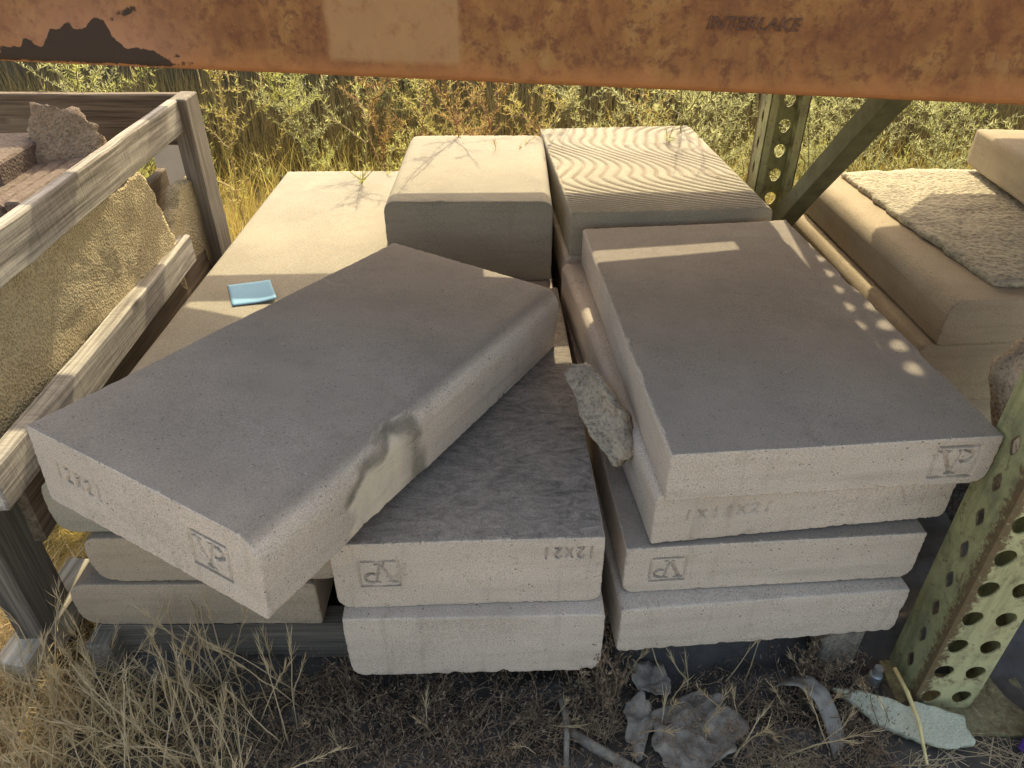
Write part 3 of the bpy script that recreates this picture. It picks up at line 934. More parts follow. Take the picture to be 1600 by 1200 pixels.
# ------------------------------------------------------------------ irregular stones
def stone(name, poly, thick, mat, M, label, cat='stone', rough=0.004, rings=10, nseg=90, bow=0.0, seed=0, jag=0.004, group=None):
    poly = np.array(poly, float)
    cen = poly.mean(0)
    d = np.linalg.norm(np.roll(poly, -1, 0) - poly, axis=1)
    cum = np.concatenate([[0], np.cumsum(d)])
    tt = np.linspace(0, cum[-1], nseg, endpoint=False)
    pc = np.vstack([poly, poly[:1]])
    out = np.stack([np.interp(tt, cum, pc[:, k]) for k in (0, 1)], 1)
    dirn = (out - cen) / np.linalg.norm(out - cen, axis=1)[:, None]
    j3 = np.concatenate([out, np.zeros((nseg, 1))], 1)
    out = out + dirn * (jag * fbm(j3 * 60, seed))[:, None]
    V, F = [], []
    for side in (1, 0):
        for r in range(rings + 1):
            k = r / rings
            for q in range(nseg):
                p = cen + (out[q] - cen) * k
                V.append((p[0], p[1], thick * side))
    V = np.array(V)
    nr = (rings + 1) * nseg
    h = fbm(V * [22, 22, 3], seed + 3, 4) * rough
    V[:nr, 2] += h[:nr]
    V[nr:, 2] += h[nr:] * 0.6
    V[:, 2] += bow * ((V[:, 0] - cen[0]) ** 2) / max(1e-6, np.ptp(poly[:, 0]) ** 2) * 4
    for r in range(rings):
        for q in range(nseg):
            a, b = r * nseg + q, r * nseg + (q + 1) % nseg
            F.append((a, a + nseg, b + nseg, b))
            a2, b2 = a + nr, b + nr
            F.append((a2, b2, b2 + nseg, a2 + nseg))
    # rough side: one extra mid ring
    mid0 = len(V)
    top = rings * nseg
    bot = nr + rings * nseg
    mid = (V[top:top + nseg] + V[bot:bot + nseg]) / 2
    mid[:, :2] += dirn * (0.35 * thick * (0.4 + 0.8 * vnoise(mid * 90, seed + 7)))[:, None]
    V = np.vstack([V, mid])
    for q in range(nseg):
        q2 = (q + 1) % nseg
        F.append((top + q, mid0 + q, mid0 + q2, top + q2))
        F.append((mid0 + q, bot + q, bot + q2, mid0 + q2))
    o = mesh_obj(name, V, F, mat, smooth=True)
    o.matrix_world = M
    tag(o, label, cat, group)
    return o

stone('flagstone', [(0.905, 0.885), (0.905, 0.66), (0.925, 0.385), (1.02, 0.372), (1.22, 0.40), (1.24, 0.89), (1.05, 0.90)], 0.009, M_FLAG,
      Matrix.Translation((0, 0, 0.4055)), 'crusted grey flagstone lying on the far right tan slab', 'flagstone', rough=0.0022, rings=16, nseg=150, seed=3)
slab('tan_slab', 0.30, 0.30, 0.070, (0.003, 0.004, 0.004, 0.004), M_CON_WARM, place(1.125, 0.60, 0.424, -0.12),
     'tan block on top of the flagstone at the right picture edge', nx=40, nz=16, ny=30, seed=22)
# tan rough slab leaning in the gap behind the front post
stone('rough_flagstone', [(-0.06, -0.10), (0.06, -0.12), (0.09, 0.02), (0.05, 0.13), (-0.05, 0.10)], 0.022, M_FLAG_TAN,
      place(0.852, 0.150, 0.325, 0.35, 1.15, 0.0), 'tan rough-edged stone slab leaning behind the front post', 'stone', seed=8)
# curved shard wedged between stacks
stone('stone_shard', [(-0.036, -0.080), (0.004, -0.074), (0.030, -0.040), (0.036, 0.010), (0.030, 0.052), (0.012, 0.074), (-0.012, 0.066), (-0.026, 0.010)],
      0.022, M_SHARD, Matrix.Translation((0.328, 0.185, 0.345)) @ Matrix.Rotation(0.05, 4, 'Z') @ Matrix.Rotation(-0.95, 4, 'Y') @ Matrix.Rotation(0.55, 4, 'X') @ Matrix.Diagonal((0.72, 0.95, 1.0, 1.0)),
      'curved crumbly stone shard wedged between middle and right stacks', 'stone', rough=0.006, bow=0.012, seed=12, jag=0.004, nseg=160)
stone('stone_chip', [(-0.085, 0.035), (-0.055, 0.030), (0.00, 0.008), (0.010, 0.014), (0.062, -0.012), (0.060, -0.040), (0.045, -0.045), (0.0, -0.038), (-0.045, -0.012)],
      0.010, M_CHIP, place(0.705, -0.045, 0.020, 0.0, 0.18, -0.06), 'pale green-grey stone chip on the ground by the post foot', 'stone', rough=0.002, seed=21, jag=0.005)

# ------------------------------------------------------------------ timber crate on the left
cr = tag(empty('timber_crate', (-0.62, 0.5, 0)), 'open weathered grey timber crate with slatted sides, left edge', 'crate')
XO = -0.405      # outer face of the near side
def cz(y): return XO + (0.95 - y) * 0.012
span('corner_post', (-0.413, 0.955, 0.0), (-0.413, 0.955, 0.562), 0.075, 0.034, M_WOOD_POST, cr, up=(1, 0, 0))
span('top_rail', (-0.420, 0.925, 0.532), (-0.398, 0.05, 0.536), 0.020, 0.060, M_WOOD, cr)
span('middle_rail', (-0.415, 0.80, 0.310), (-0.380, 0.06, 0.338), 0.026, 0.056, M_WOOD, cr)
span('lower_rail', (-0.432, 0.93, 0.225), (-0.404, 0.12, 0.243), 0.022, 0.085, M_WOOD_BROWN, cr)
span('corner_post', (-0.428, 0.095, 0.0), (-0.422, 0.100, 0.50), 0.07, 0.036, M_WOOD_DARK, cr, up=(1, 0, 0))
span('back_rail', (-1.35, 1.045, 0.510), (-0.425, 0.985, 0.510), 0.022, 0.10, M_WOOD_BROWN, cr)
span('back_rail', (-1.35, 1.045, 0.22), (-0.425, 0.985, 0.22), 0.022, 0.09, M_WOOD_BROWN, cr)
span('front_rail', (-1.30, 0.07, 0.30), (-0.435, 0.07, 0.30), 0.022, 0.08, M_WOOD, cr)
for yy in (0.50, 0.67, 0.84):
    span('floor_board', (-1.3, yy, 0.06), (-0.44, yy, 0.06), 0.13, 0.02, M_WOOD_BROWN, cr)

# contents of the crate: rough panels, bricks, a lump of stone
stone('rough_stone_panel', [(-0.30, 0.0), (-0.30, 0.325), (0.0, 0.335), (0.27, 0.330), (0.300, 0.287), (0.320, 0.236), (0.352, 0.177), (0.360, 0.0)], 0.030, M_SPONGE,
      Matrix.Translation((-0.450, 0.40, 0.175)) @ Matrix.Rotation(math.pi / 2, 4, 'Z') @ Matrix.Rotation(math.pi / 2 + 0.06, 4, 'X'),
      'large sandy rough stone panel standing behind the crate side rails', 'stone panel', rough=0.0016, rings=26, nseg=220, seed=30, jag=0.005)
stone('rough_stone_panel', [(-0.036, 0.0), (-0.040, 0.177), (-0.008, 0.190), (0.030, 0.218), (0.055, 0.236), (0.15, 0.228), (0.15, 0.0)], 0.026, M_SPONGE,
      Matrix.Translation((-0.446, 0.80, 0.175)) @ Matrix.Rotation(math.pi / 2, 4, 'Z') @ Matrix.Rotation(math.pi / 2, 4, 'X'),
      'small broken rough stone panel beside the crate rear corner post', 'stone panel', rough=0.0016, rings=12, nseg=110, seed=33, jag=0.006)
bb = span('brown_board', (-0.50, 0.975, 0.335), (-0.50, 0.70, 0.335), 0.018, 0.16, M_WOOD_BROWN)
tag(bb, 'dark brown board seen through the V gap between the stone panels', 'board')
stone('stone_lump', [(-0.065, -0.045), (0.062, -0.05), (0.058, 0.0), (0.040, 0.040), (0.0, 0.062), (-0.03, 0.058), (-0.05, 0.02)], 0.05, M_FLAG_TAN,
      Matrix.Translation((-0.590, 0.83, 0.505)) @ Matrix.Rotation(0.25, 4, 'Z') @ Matrix.Rotation(1.15, 4, 'X'),
      'brown broken stone lump propped in the crate in front of its back rail', 'stone', rough=0.006, seed=41, jag=0.007)
brk = 0
def brick(c, rz, size, label):
    o = board('paving_brick', c, (math.cos(rz), math.sin(rz), 0), size, M_BRICK, None, bevel=0.004, rough=0.0014)
    tag(o, label, 'brick', 'bricks in the crate')
brick((-0.665, 0.735, 0.500), 1.62, (0.20, 0.095, 0.055), 'short dusty-topped brick highest in the crate')
for k in range(4):
    brick((-0.640 + 0.030 * k, 0.660, 0.455 + 0.003 * k), 1.60, (0.24, 0.026, 0.07),
          ['first thin brown brick on edge, farthest from the crate side', 'second thin brown brick on edge in the crate row',
           'third thin brown brick on edge in the crate row', 'thin brown brick on edge nearest the crate side rail'][k])
sup = board('paving_brick', (-0.66, 0.68, 0.25), (0, 1, 0), (0.28, 0.22, 0.36), M_BRICK, None, bevel=0.006)
tag(sup, 'brown brick pile underneath the thin bricks in the crate', 'brick')
# pale sheet behind the corner post
ws = board('pale_sheet', (-0.560, 1.17, 0.37), (1, 0.12, 0), (0.07, 0.004, 0.15), simple('white_board', (0.62, 0.62, 0.60), 0.6, 0.15, 10), None, bevel=0.001)
tag(ws, 'pale sheet standing behind the crate corner post', 'sheet')

# ------------------------------------------------------------------ blue paper, litter
def paper():
    n, mrow = 16, 10
    V, F = [], []
    for i in range(n + 1):
        for j in range(mrow + 1):
            u, v = i / n, j / mrow
            z = 0.0012 + 0.004 * max(0, u - 0.45) ** 2 * 4 * (1 - v * 0.7) + 0.0006 * math.sin(5 * v)
            V.append((u * 0.071 - v * 0.012, v * 0.083, z))
    for i in range(n):
        for j in range(mrow):
            a = i * (mrow + 1) + j
            F.append((a, a + mrow + 1, a + mrow + 2, a + 1))
    o = mesh_obj('paper_note', V, F, simple('blue_paper', (0.24, 0.45, 0.60), 0.75, 0.08, 20, 0.2, 0.1, 0.0005), smooth=True)
    md = o.modifiers.new('thickness', 'SOLIDIFY'); md.thickness = 0.0004
    o.matrix_world = place(-0.240, 0.512, 0.3292, 0.228)
    tag(o, 'curled blue paper note lying on the long left slab', 'paper')
paper()

def flake(name, cx, cy, cz_, rx, ry, rz, mat, label, seed, crumple=0.010, cat='litter'):
    nseg, rings = 70, 14
    V, F = [(0, 0, 0.004)], []
    for r in range(1, rings + 1):
        for q in range(nseg):
            a = 2 * math.pi * q / nseg
            V.append((math.cos(a) * r / rings, math.sin(a) * r / rings, 0))
    V = np.array(V, float)
    ang = np.arctan2(V[:, 1], V[:, 0])
    rad = 1 + 0.30 * fbm(np.stack([np.cos(ang) * 1.6, np.sin(ang) * 1.6, 0 * ang], 1), seed, 5)
    V[:, 0] *= rad * rx; V[:, 1] *= rad * ry
    V[:, 2] += crumple * 0.5 * (1 - np.abs(vnoise(V * [60, 60, 0], seed + 2))) + crumple * 0.5 * fbm(V * [45, 45, 0], seed + 4)
    for q in range(nseg): F.append((0, 1 + q, 1 + (q + 1) % nseg))
    for r in range(rings - 1):
        for q in range(nseg):
            a = 1 + r * nseg + q; b = 1 + r * nseg + (q + 1) % nseg
            F.append((a, a + nseg, b + nseg, b))
    o = mesh_obj(name, V, F, mat, smooth=True)
    md = o.modifiers.new('thickness', 'SOLIDIFY'); md.thickness = 0.0015
    o.matrix_world = place(cx, cy, cz_, rz)
    tag(o, label, cat)
    return o
M_FLAKE = simple('peeling_grey_card', (0.25, 0.215, 0.175), 0.95, 0.7, 55, 0.2, 0.6, 0.002)
flake('peeling_card', 0.425, -0.060, 0.022, 0.060, 0.048, 0.5, M_FLAKE, 'big peeling grey cardboard scrap on the ground below the right stack', 5, 0.014)
flake('peeling_card', 0.385, 0.012, 0.030, 0.026, 0.034, 0.9, M_FLAKE, 'small upper grey cardboard scrap between the two stacks', 9, 0.012)
flake('peeling_card', 0.360, -0.045, 0.020, 0.018, 0.038, -0.3, M_FLAKE, 'narrow curled grey cardboard scrap left of the big one', 15, 0.012)
M_STRIP = simple('dull_grey_strip', (0.25, 0.225, 0.19), 0.55, 0.5, 60, 0.4, 0.4, 0.001)
def curved_strip():
    V, F = [], []
    key = np.array([(.552, .002, .012), (.560, -.004, .034), (.575, -.016, .050), (.590, -.034, .046), (.598, -.058, .030), (.600, -.090, .010)])
    n = 22
    tk = np.linspace(0, 5, n + 1)
    for i in range(n + 1):
        p = [np.interp(tk[i], range(6), key[:, k]) for k in range(3)]
        for s_ in (-1, -0.3, 0.3, 1):
            V.append((p[0] + s_ * 0.011, p[1] + s_ * 0.006, p[2] + 0.002 * s_ * s_))
    for i in range(n):
        for j in range(3):
            a = i * 4 + j
            F.append((a, a + 1, a + 5, a + 4))
    o = mesh_obj('bent_strip', V, F, M_STRIP, smooth=True)
    md = o.modifiers.new('thickness', 'SOLIDIFY'); md.thickness = 0.003
    tag(o, 'bent grey wooden strip curling up from the debris', 'strip')
curved_strip()

def tube(pts, radii, sides=6):
    pts = [Vector(p) for p in pts]
    V, F = [], []
    for i, p in enumerate(pts):
        d = (pts[min(i + 1, len(pts) - 1)] - pts[max(i - 1, 0)]).normalized()
        s_ = d.cross(Vector((0.31, 0.17, 0.93))).normalized()
        u = d.cross(s_)
        for k in range(sides):
            a = 2 * math.pi * k / sides
            V.append(p + (s_ * math.cos(a) + u * math.sin(a)) * radii[i])
    for i in range(len(pts) - 1):
        for k in range(sides):
            k2 = (k + 1) % sides
            F.append((i * sides + k, i * sides + k2, (i + 1) * sides + k2, (i + 1) * sides + k))
    F.append(tuple(range(sides))[::-1]); F.append(tuple((len(pts) - 1) * sides + k for k in range(sides)))
    return V, F
M_STRAW = simple('yellow_straw', (0.72, 0.58, 0.27), 0.7, 0.3, 60)
M_STICK = simple('silver_grey_stick', (0.26, 0.225, 0.18), 0.85, 0.5, 70)
V, F = tube([(0.703, 0.004, 0.045), (0.706, -0.028, 0.040), (0.704, -0.064, 0.035), (0.694, -0.112, 0.024)], [0.0026, 0.0028, 0.0024, 0.0016], 8)
tag(mesh_obj('straw_stalk', V, F, M_STRAW, smooth=True), 'bright yellow straw stalk lying over the pale stone chip', 'stalk')
V, F = tube([(0.268, -0.052, 0.020), (0.30, -0.074, 0.018), (0.350, -0.106, 0.016)], [0.006, 0.007, 0.006], 8)
tag(mesh_obj('weathered_stick', V, F, M_STICK, smooth=True), 'silvery weathered stick lying at the bottom edge below the card scraps', 'stick')
V, F = tube([(0.262, -0.010, 0.030), (0.268, -0.045, 0.026), (0.262, -0.10, 0.022)], [0.0035, 0.004, 0.0035], 8)
tag(mesh_obj('weathered_stick', V, F, M_STICK, smooth=True), 'thin grey stick pointing at the camera between the stacks', 'stick')
V, F = tube([(0.684, 0.006, 0.012), (0.684, 0.006, 0.030), (0.684, 0.006, 0.032), (0.684, 0.006, 0.044)], [0.0085, 0.0085, 0.0065, 0.0055], 12)
tag(mesh_obj('anchor_bolt', V, F, simple('zinc_bolt', (0.30, 0.33, 0.33), 0.45, 0.3, 80, 0.5, 0.2, 0.001, 0.6), smooth=False), 'small grey anchor bolt beside the front post foot', 'bolt')
pb = board('purple_carton', (0.872, -0.082, 0.030), (0.8, 0.6, 0.0), (0.08, 0.05, 0.05), simple('purple_card', (0.085, 0.035, 0.20), 0.6, 0.2, 20), None, bevel=0.002)
tag(pb, 'purple carton corner at the bottom right edge', 'carton')

# ------------------------------------------------------------------ vegetation
def leaf_mat(name, c1, c2, trans=0.45):
    m, n, l, bs = new_mat(name)
    t = NT(m)
    g = n.new('ShaderNodeNewGeometry')
    f = t.noise(9, 3, 0.6)
    mx = t.math('ADD', t.math('MULTIPLY', g.outputs['Random Per Island'], 0.6), t.math('MULTIPLY', f, 0.5))
    c = t.mix(mx, c1, c2)
    l.new(c, bs.inputs['Base Color'])
    bs.inputs['Roughness'].default_value = 0.65
    bs.inputs['Specular IOR Level'].default_value = 0.2
    tr = n.new('ShaderNodeBsdfTranslucent')
    l.new(c, tr.inputs[0])
    ms = n.new('ShaderNodeMixShader')
    ms.inputs[0].default_value = trans
    l.new(bs.outputs[0], ms.inputs[1]); l.new(tr.outputs[0], ms.inputs[2])
    l.new(ms.outputs[0], n['Material Output'].inputs[0])
    return m
LM = {
    'green': leaf_mat('saltbush_green', (0.32, 0.35, 0.10), (0.62, 0.62, 0.22), 0.5),
    'grey': leaf_mat('saltbush_grey_green', (0.40, 0.42, 0.17), (0.66, 0.65, 0.34)),
    'yellow': leaf_mat('thistle_yellow', (0.48, 0.42, 0.11), (0.68, 0.59, 0.20)),
    'rust': leaf_mat('thistle_rust', (0.38, 0.24, 0.085), (0.50, 0.40, 0.15), 0.5),
    'straw': leaf_mat('dry_grass_straw', (0.42, 0.31, 0.175), (0.74, 0.60, 0.39), 0.3),
    'gold_straw': leaf_mat('golden_straw', (0.44, 0.32, 0.16), (0.78, 0.62, 0.36), 0.35),
    'gold': leaf_mat('golden_dry_grass', (0.36, 0.26, 0.075), (0.62, 0.48, 0.17), 0.4),
    'brown': leaf_mat('brown_dry_scrub', (0.14, 0.095, 0.062), (0.34, 0.245, 0.16), 0.15),
    'tall': leaf_mat('shaded_brown_grass', (0.10, 0.080, 0.040), (0.21, 0.17, 0.082), 0.25),
}
M_STEM = {'green': simple('green_stem', (0.22, 0.21, 0.09), 0.7), 'rust': simple('red_stem', (0.28, 0.13, 0.07), 0.7),
          'dry': simple('dry_stem', (0.36, 0.27, 0.14), 0.7)}

class Geo:
    def __init__(s): s.V = []; s.F = []; s.n = 0
    def add(s, v, f):
        s.V.append(np.asarray(v, float)); s.F.extend([tuple(int(q) + s.n for q in g) for g in f]); s.n += len(v)
    def obj(s, name, mat, parent=None):
        return mesh_obj(name, np.concatenate(s.V), s.F, mat, parent)

def needle(g, p, d, L, w):
    """leaf sliver, two triangles bent along its middle"""
    d = d / np.linalg.norm(d)
    s_ = np.cross(d, rng.normal(size=3)); s_ /= np.linalg.norm(s_) + 1e-9
    m = p + d * L * 0.45
    g.add([p - s_ * w * .4, p + s_ * w * .4, m + s_ * w, m - s_ * w, p + d * L + np.array([0, 0, L * .12])], [(0, 1, 2, 3), (3, 2, 4)])

def curve(p0, d0, L, n, wob, lift=0.0):
    pts = [np.array(p0, float)]; d = np.array(d0, float); d /= np.linalg.norm(d)
    for i in range(n):
        d = d + rng.normal(size=3) * wob + np.array([0, 0, lift])
        d /= np.linalg.norm(d)
        pts.append(pts[-1] + d * L / n)
    return pts

def thistle(x, y, h, colour, stem, label, nb=9, lean=(0, 0), dens=1.0, ll=0.010, blen=0.5, z=0.0):
    root = empty('thorny_weed', (x, y, z))
    gs, gl = Geo(), Geo()
    main = curve((0, 0, 0), (lean[0], lean[1], 1.0), h, 12, 0.07)
    def clothe(pts, r0, step, start=0.0):
        v, f = tube(pts, list(np.linspace(r0, r0 * 0.35, len(pts))), 5)
        gs.add(v, f)
        for a, b in zip(pts[:-1], pts[1:]):
            d = b - a; Ls = np.linalg.norm(d)
            k = max(1, int(Ls / step * dens))
            for q in range(k):
                p = a + d * rng.random()
                if p[2] < start: continue
                nd = rng.normal(size=3); nd -= nd @ d / (Ls * Ls) * d * 0.7; nd += d / Ls * 0.35 + np.array([0, 0, .25])
                needle(gl, p, nd, ll * rng.uniform(0.5, 1.4), ll * rng.uniform(0.045, 0.08))
    clothe(main, 0.0026, 0.0034, h * 0.2)
    for b in range(nb):
        k = rng.uniform(0.2, 0.97) if nb < 26 else rng.uniform(0.02, 0.95)
        i = min(int(k * 12), 11)
        p = main[i]
        a = rng.uniform(0, 2 * math.pi)
        L = h * blen * rng.uniform(0.45, 1.0) * (1.15 - k * 0.7)
        br = curve(p, (math.cos(a), math.sin(a), rng.uniform(0.35, 1.0)), L, 7, 0.16, 0.05)
        clothe(br, 0.0017, 0.0028)
        for c in range(rng.integers(1, 4)):
            q = br[rng.integers(2, 7)]
            a2 = rng.uniform(0, 2 * math.pi)
            tw = curve(q, (math.cos(a2), math.sin(a2), rng.uniform(0.2, 1.0)), L * rng.uniform(0.25, 0.5), 4, 0.15)
            clothe(tw, 0.0011, 0.0026)
    gs.obj('stem', M_STEM[stem], root)
    gl.obj('leaves', LM[colour], root)
    tag(root, label, 'weed', 'thorny weeds behind the slabs')

# (x, y, height, colour, stem, branches, lean, label)
W = [
    (-0.30, 1.62, 0.50, 'green', 'green', 13, (-.1, -.05), 'green thorny weed right behind the crate corner post'),
    (-0.16, 1.90, 0.50, 'rust', 'rust', 12, (.05, 0), 'orange-tinged thorny weed left of centre behind the long slab'),
    (-0.42, 1.95, 0.48, 'grey', 'green', 12, (0, 0), 'grey-green thorny weed behind the crate back corner'),
    (0.02, 2.05, 0.46, 'yellow', 'dry', 10, (0, 0), 'yellow thorny weed behind the far end of the long slab'),
    (0.00, 1.45, 0.44, 'green', 'rust', 9, (-.15, -.1), 'slim green weed with red stem beside the rear middle slab'),
    (0.10, 1.75, 0.50, 'rust', 'rust', 8, (.25, -.1), 'arching red-stemmed thorny weed left of the rear middle slab'),
    (0.24, 1.55, 0.50, 'rust', 'rust', 12, (0, -.1), 'rusty thorny weed rising behind the rear middle slab'),
    (0.33, 1.70, 0.50, 'yellow', 'dry', 12, (0, -.05), 'bushy yellow thorny weed behind the rear middle slab'),
    (0.42, 1.36, 0.56, 'grey', 'green', 6, (0, -.12), 'sparse pale branching weed between the rear slabs'),
    (0.66, 1.70, 0.50, 'yellow', 'rust', 14, (0, 0), 'tan thorny weed behind the grooved slab'),
    (0.78, 1.55, 0.48, 'grey', 'green', 16, (-.05, -.05), 'dense pale weed left of the rear rack post'),
    (0.92, 1.70, 0.50, 'grey', 'green', 16, (0, 0), 'dense pale weed seen through the rear rack post'),
    (1.10, 1.45, 0.46, 'grey', 'green', 18, (0, -.1), 'pale bushy weed right of the diagonal brace'),
    (1.28, 1.60, 0.46, 'grey', 'green', 18, (0, 0), 'pale bushy weed behind the crusted flagstone'),
    (1.46, 1.45, 0.44, 'grey', 'green', 18, (0, 0), 'pale bushy weed left of the right-edge block'),
    (1.62, 1.75, 0.46, 'green', 'green', 14, (0, 0), 'green weed behind the right-edge block'),
    (1.20, 1.95, 0.48, 'green', 'green', 14, (0, 0), 'green weed far behind the diagonal brace'),
    (-0.62, 1.28, 0.60, 'green', 'green', 8, (-.12, -.25), 'green weed leaning over the crate back rail'),
    (-0.80, 1.35, 0.58, 'green', 'green', 10, (0, -.1), 'green weed behind the crate at the left'),
    (-0.98, 1.50, 0.55, 'grey', 'green', 10, (0, 0), 'grey-green weed at the far left behind the crate'),
    (-0.55, 1.55, 0.55, 'yellow', 'dry', 10, (0, 0), 'yellow-green weed behind the crate back rail'),
    (0.50, 2.10, 0.42, 'grey', 'green', 10, (0, 0), 'far pale weed against the dark fence in the centre'),
    (-0.10, 2.35, 0.46, 'green', 'green', 10, (0, 0), 'far green weed against the fence left of centre'),
    (0.62, 1.215, 0.54, 'grey', 'green', 6, (-.15, -.12), 'thin weed leaning over the rear edge of the grooved slab'),
    (-0.14, 1.235, 0.46, 'green', 'dry', 5, (.0, -.12), 'thin weed leaning over the rear edge of the long slab'),
    (0.17, 1.155, 0.54, 'rust', 'rust', 5, (-.05, -.08), 'thin red weed leaning over the rear middle slab'),
]
for (x, y, h, colr, st, nb, ln, lab) in W:
    big = colr == 'grey' and nb >= 16
    thistle(x, y, h * 1.30, colr, st, lab, nb=int(nb * (2.4 if big else 1.9)), lean=ln, blen=0.62 if big else 0.52, ll=0.0135, dens=0.95)

def grass(name, n, area, hr, wr, mat, label, bend=0.5, seed=1, dens=None, flat=0.0):
    r = np.random.default_rng(seed)
    x = r.uniform(area[0], area[1], n); y = r.uniform(area[2], area[3], n)
    if dens is not None:
        k = dens(x, y, r); x, y = x[k], y[k]
    n = len(x)
    h = r.uniform(hr[0], hr[1], n); w = r.uniform(wr[0], wr[1], n)
    a = r.uniform(0, 2 * np.pi, n); fa = r.uniform(0, 2 * np.pi, n)
    bd = r.uniform(0.1, 1.0, n) * bend
    K = 5
    V = np.zeros((n, K * 2 - 1, 3))
    for k in range(K):
        t = k / (K - 1)
        hor = bd * h * t ** 1.8 + flat * h * t
        px = x + np.cos(a) * hor; py = y + np.sin(a) * hor
        pz = h * t * (1 - 0.45 * bd * t) * (1 - flat * 0.7)
        ww = w * (1 - t) ** 0.7
        if k < K - 1:
            V[:, 2 * k] = np.stack([px - np.cos(fa) * ww, py - np.sin(fa) * ww, pz], 1)
            V[:, 2 * k + 1] = np.stack([px + np.cos(fa) * ww, py + np.sin(fa) * ww, pz], 1)
        else:
            V[:, 2 * k] = np.stack([px, py, pz], 1)
    base = np.arange(n)[:, None] * (2 * K - 1)
    F = []
    for k in range(K - 2):
        F.append(base + np.array([2 * k, 2 * k + 1, 2 * k + 3, 2 * k + 2]))
    quads = np.concatenate(F)
    tri = base + np.array([2 * K - 4, 2 * K - 3, 2 * K - 2])
    o = mesh_obj(name, V.reshape(-1, 3), list(map(tuple, quads)) + list(map(tuple, tri)), mat)
    tag(o, label, 'grass', kind='stuff')
    return o
grass('golden_grass', 15000, (-1.6, 2.4, 1.16, 2.7), (0.05, 0.22), (0.0008, 0.0022), LM['gold'], 'sunlit golden dry grass behind the slabs', 0.9, 3)
grass('green_grass', 4200, (-1.4, 2.2, 1.18, 2.3), (0.06, 0.26), (0.0008, 0.002), LM['yellow'], 'yellow-green weeds among the golden grass', 0.6, 4)
grass('tall_brown_grass', 15000, (-2.0, 2.8, 2.05, 2.73), (0.18, 0.46), (0.0010, 0.0026), LM['tall'], 'tall brown grass in front of the fence', 0.25, 5)
grass('side_grass', 2200, (0.72, 1.5, 0.95, 1.25), (0.06, 0.26), (0.0008, 0.0022), LM['gold'], 'golden grass beside the rear rack post', 0.7, 6)
# dry grass at lower left
def dl(x, y, r):
    d = np.clip((-0.05 - x) / 0.30, 0, 1) ** 1.3 * np.where(y > 0.03, np.clip((-0.37 - x) / 0.03, 0, 1), 1.0)
    return r.random(len(x)) < d
grass('dry_grass', 9000, (-0.62, -0.02, -0.18, 0.22), (0.03, 0.13), (0.0006, 0.0015), LM['gold_straw'], 'tangled straw-coloured dry grass at the lower left', 1.3, 8, dl)
grass('grass_litter', 15000, (-0.55, 0.95, -0.20, 0.06), (0.04, 0.14), (0.0005, 0.0012), LM['straw'], 'loose straw lying on the ground in front of the stacks', 1.6, 9,
      lambda x, y, r: r.random(len(x)) < np.where(x < 0.1, 0.5, 0.22) * (y < 0.03), flat=1.2)

grass('matted_grass', 5000, (-0.75, -0.37, 0.0, 0.42), (0.03, 0.09), (0.0006, 0.0015), LM['gold'], 'sunlit golden grass mat beside the crate at the lower left', 1.6, 19, flat=0.8)

def foxtails():
    g, hd = Geo(), Geo()
    spots = []
    for k in range(130):
        x = -0.52 + 0.46 * rng.random() ** 1.2
        y = rng.uniform(-0.15, 0.05)
        spots.append((x, y, rng.uniform(0.08, 0.19)))
    for k in range(26):
        spots.append((rng.uniform(0.35, 0.62), rng.uniform(-0.10, 0.03), rng.uniform(0.05, 0.12)))
    for k in range(8):
        spots.append((rng.uniform(0.0, 0.3), rng.uniform(-0.10, 0.0), rng.uniform(0.04, 0.08)))
    for (x, y, h) in spots:
        a = rng.uniform(0, 2 * math.pi); ln = rng.uniform(0.1, 0.9)
        pts = curve((x, y, 0), (math.cos(a) * ln, math.sin(a) * ln * 0.6, 1.0), h, 8, 0.07, -0.02)
        v, f = tube(pts, [0.0009] * 5 + [0.0008, 0.0007, 0.0006, 0.0005], 4)
        g.add(v, f)
        p0, p1 = pts[-3], pts[-1]
        d = p1 - p0
        nn = int(rng.integers(14, 34))
        for q in range(nn):
            p = p0 + d * rng.uniform(0, 1.5)
            nd = d / np.linalg.norm(d) + rng.normal(size=3) * 0.20
            needle(hd, p, nd, rng.uniform(0.012, 0.026), 0.0004)
    a = g.obj('foxtail_stalks', LM['straw']); tag(a, 'dry foxtail grass stalks standing in front of the pallet', 'grass', kind='stuff')
    b = hd.obj('foxtail_heads', LM['straw']); tag(b, 'bristly dry foxtail seed heads in front of the pallet', 'grass', kind='stuff')
foxtails()

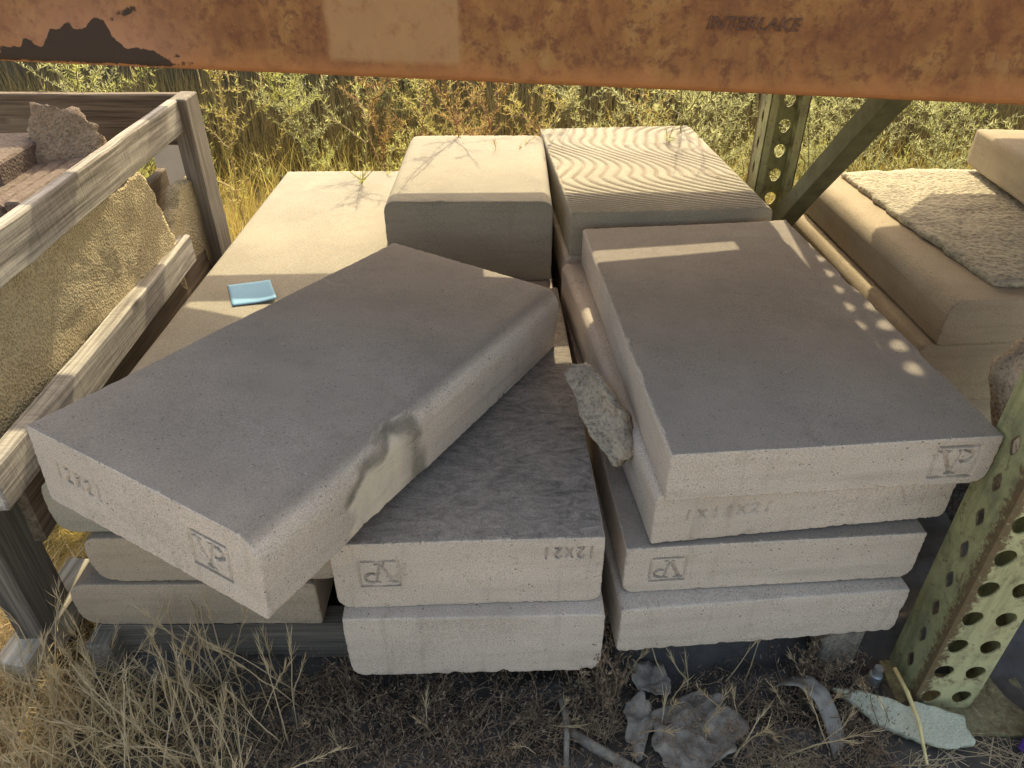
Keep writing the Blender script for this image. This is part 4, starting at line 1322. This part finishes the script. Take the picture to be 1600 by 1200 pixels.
def scrub():
    g, lf = Geo(), Geo()
    for k in range(2000):
        x = rng.uniform(-0.22, 0.66); y = rng.uniform(-0.16, 0.035)
        dens = 0.25 + 0.75 * (0.5 + 0.5 * math.sin(x * 9 + 1.0))
        if rng.random() > dens: continue
        a = rng.uniform(0, 2 * math.pi)
        pts = curve((x, y, 0.012), (math.cos(a), math.sin(a), rng.uniform(0.1, 1.1)), rng.uniform(0.03, 0.085), 6, 0.3, -0.02)
        v, f = tube(pts, list(np.linspace(0.0009, 0.0003, 7)), 3)
        g.add(v, f)
        for p in pts[1:]:
            for q in range(4):
                needle(lf, p + rng.normal(size=3) * 0.004, rng.normal(size=3), rng.uniform(0.003, 0.008), rng.uniform(0.0004, 0.0010))
    # brown scrub in the slot between the two front stacks
    for k in range(26):
        pts = curve((rng.uniform(0.306, 0.338), rng.uniform(-0.03, 0.03), 0.0), (rng.normal() * .12, rng.normal() * .2, 1.0), rng.uniform(0.06, 0.17), 8, 0.12)
        v, f = tube(pts, list(np.linspace(0.0011, 0.0004, 9)), 4)
        g.add(v, f)
        for p in pts[2:]:
            for q in range(8):
                needle(lf, p + rng.normal(size=3) * 0.003, rng.normal(size=3), rng.uniform(0.004, 0.009), rng.uniform(0.0006, 0.0014))
    # and beside the block at the right
    for k in range(14):
        pts = curve((rng.uniform(0.58, 0.63), rng.uniform(-0.03, 0.02), 0.0), (rng.normal() * .15, rng.normal() * .2, 1.0), rng.uniform(0.05, 0.10), 8, 0.14)
        v, f = tube(pts, list(np.linspace(0.0011, 0.0004, 9)), 4)
        g.add(v, f)
        for p in pts[2:]:
            for q in range(8):
                needle(lf, p + rng.normal(size=3) * 0.003, rng.normal(size=3), rng.uniform(0.004, 0.009), rng.uniform(0.0006, 0.0014))
    tag(g.obj('scrub_twigs', LM['brown']), 'brown dead scrub twigs on the ground in front of the stacks', 'scrub', kind='stuff')
    tag(lf.obj('scrub_leaves', LM['brown']), 'shrivelled brown scrub leaves on the ground in front of the stacks', 'scrub', kind='stuff')
scrub()
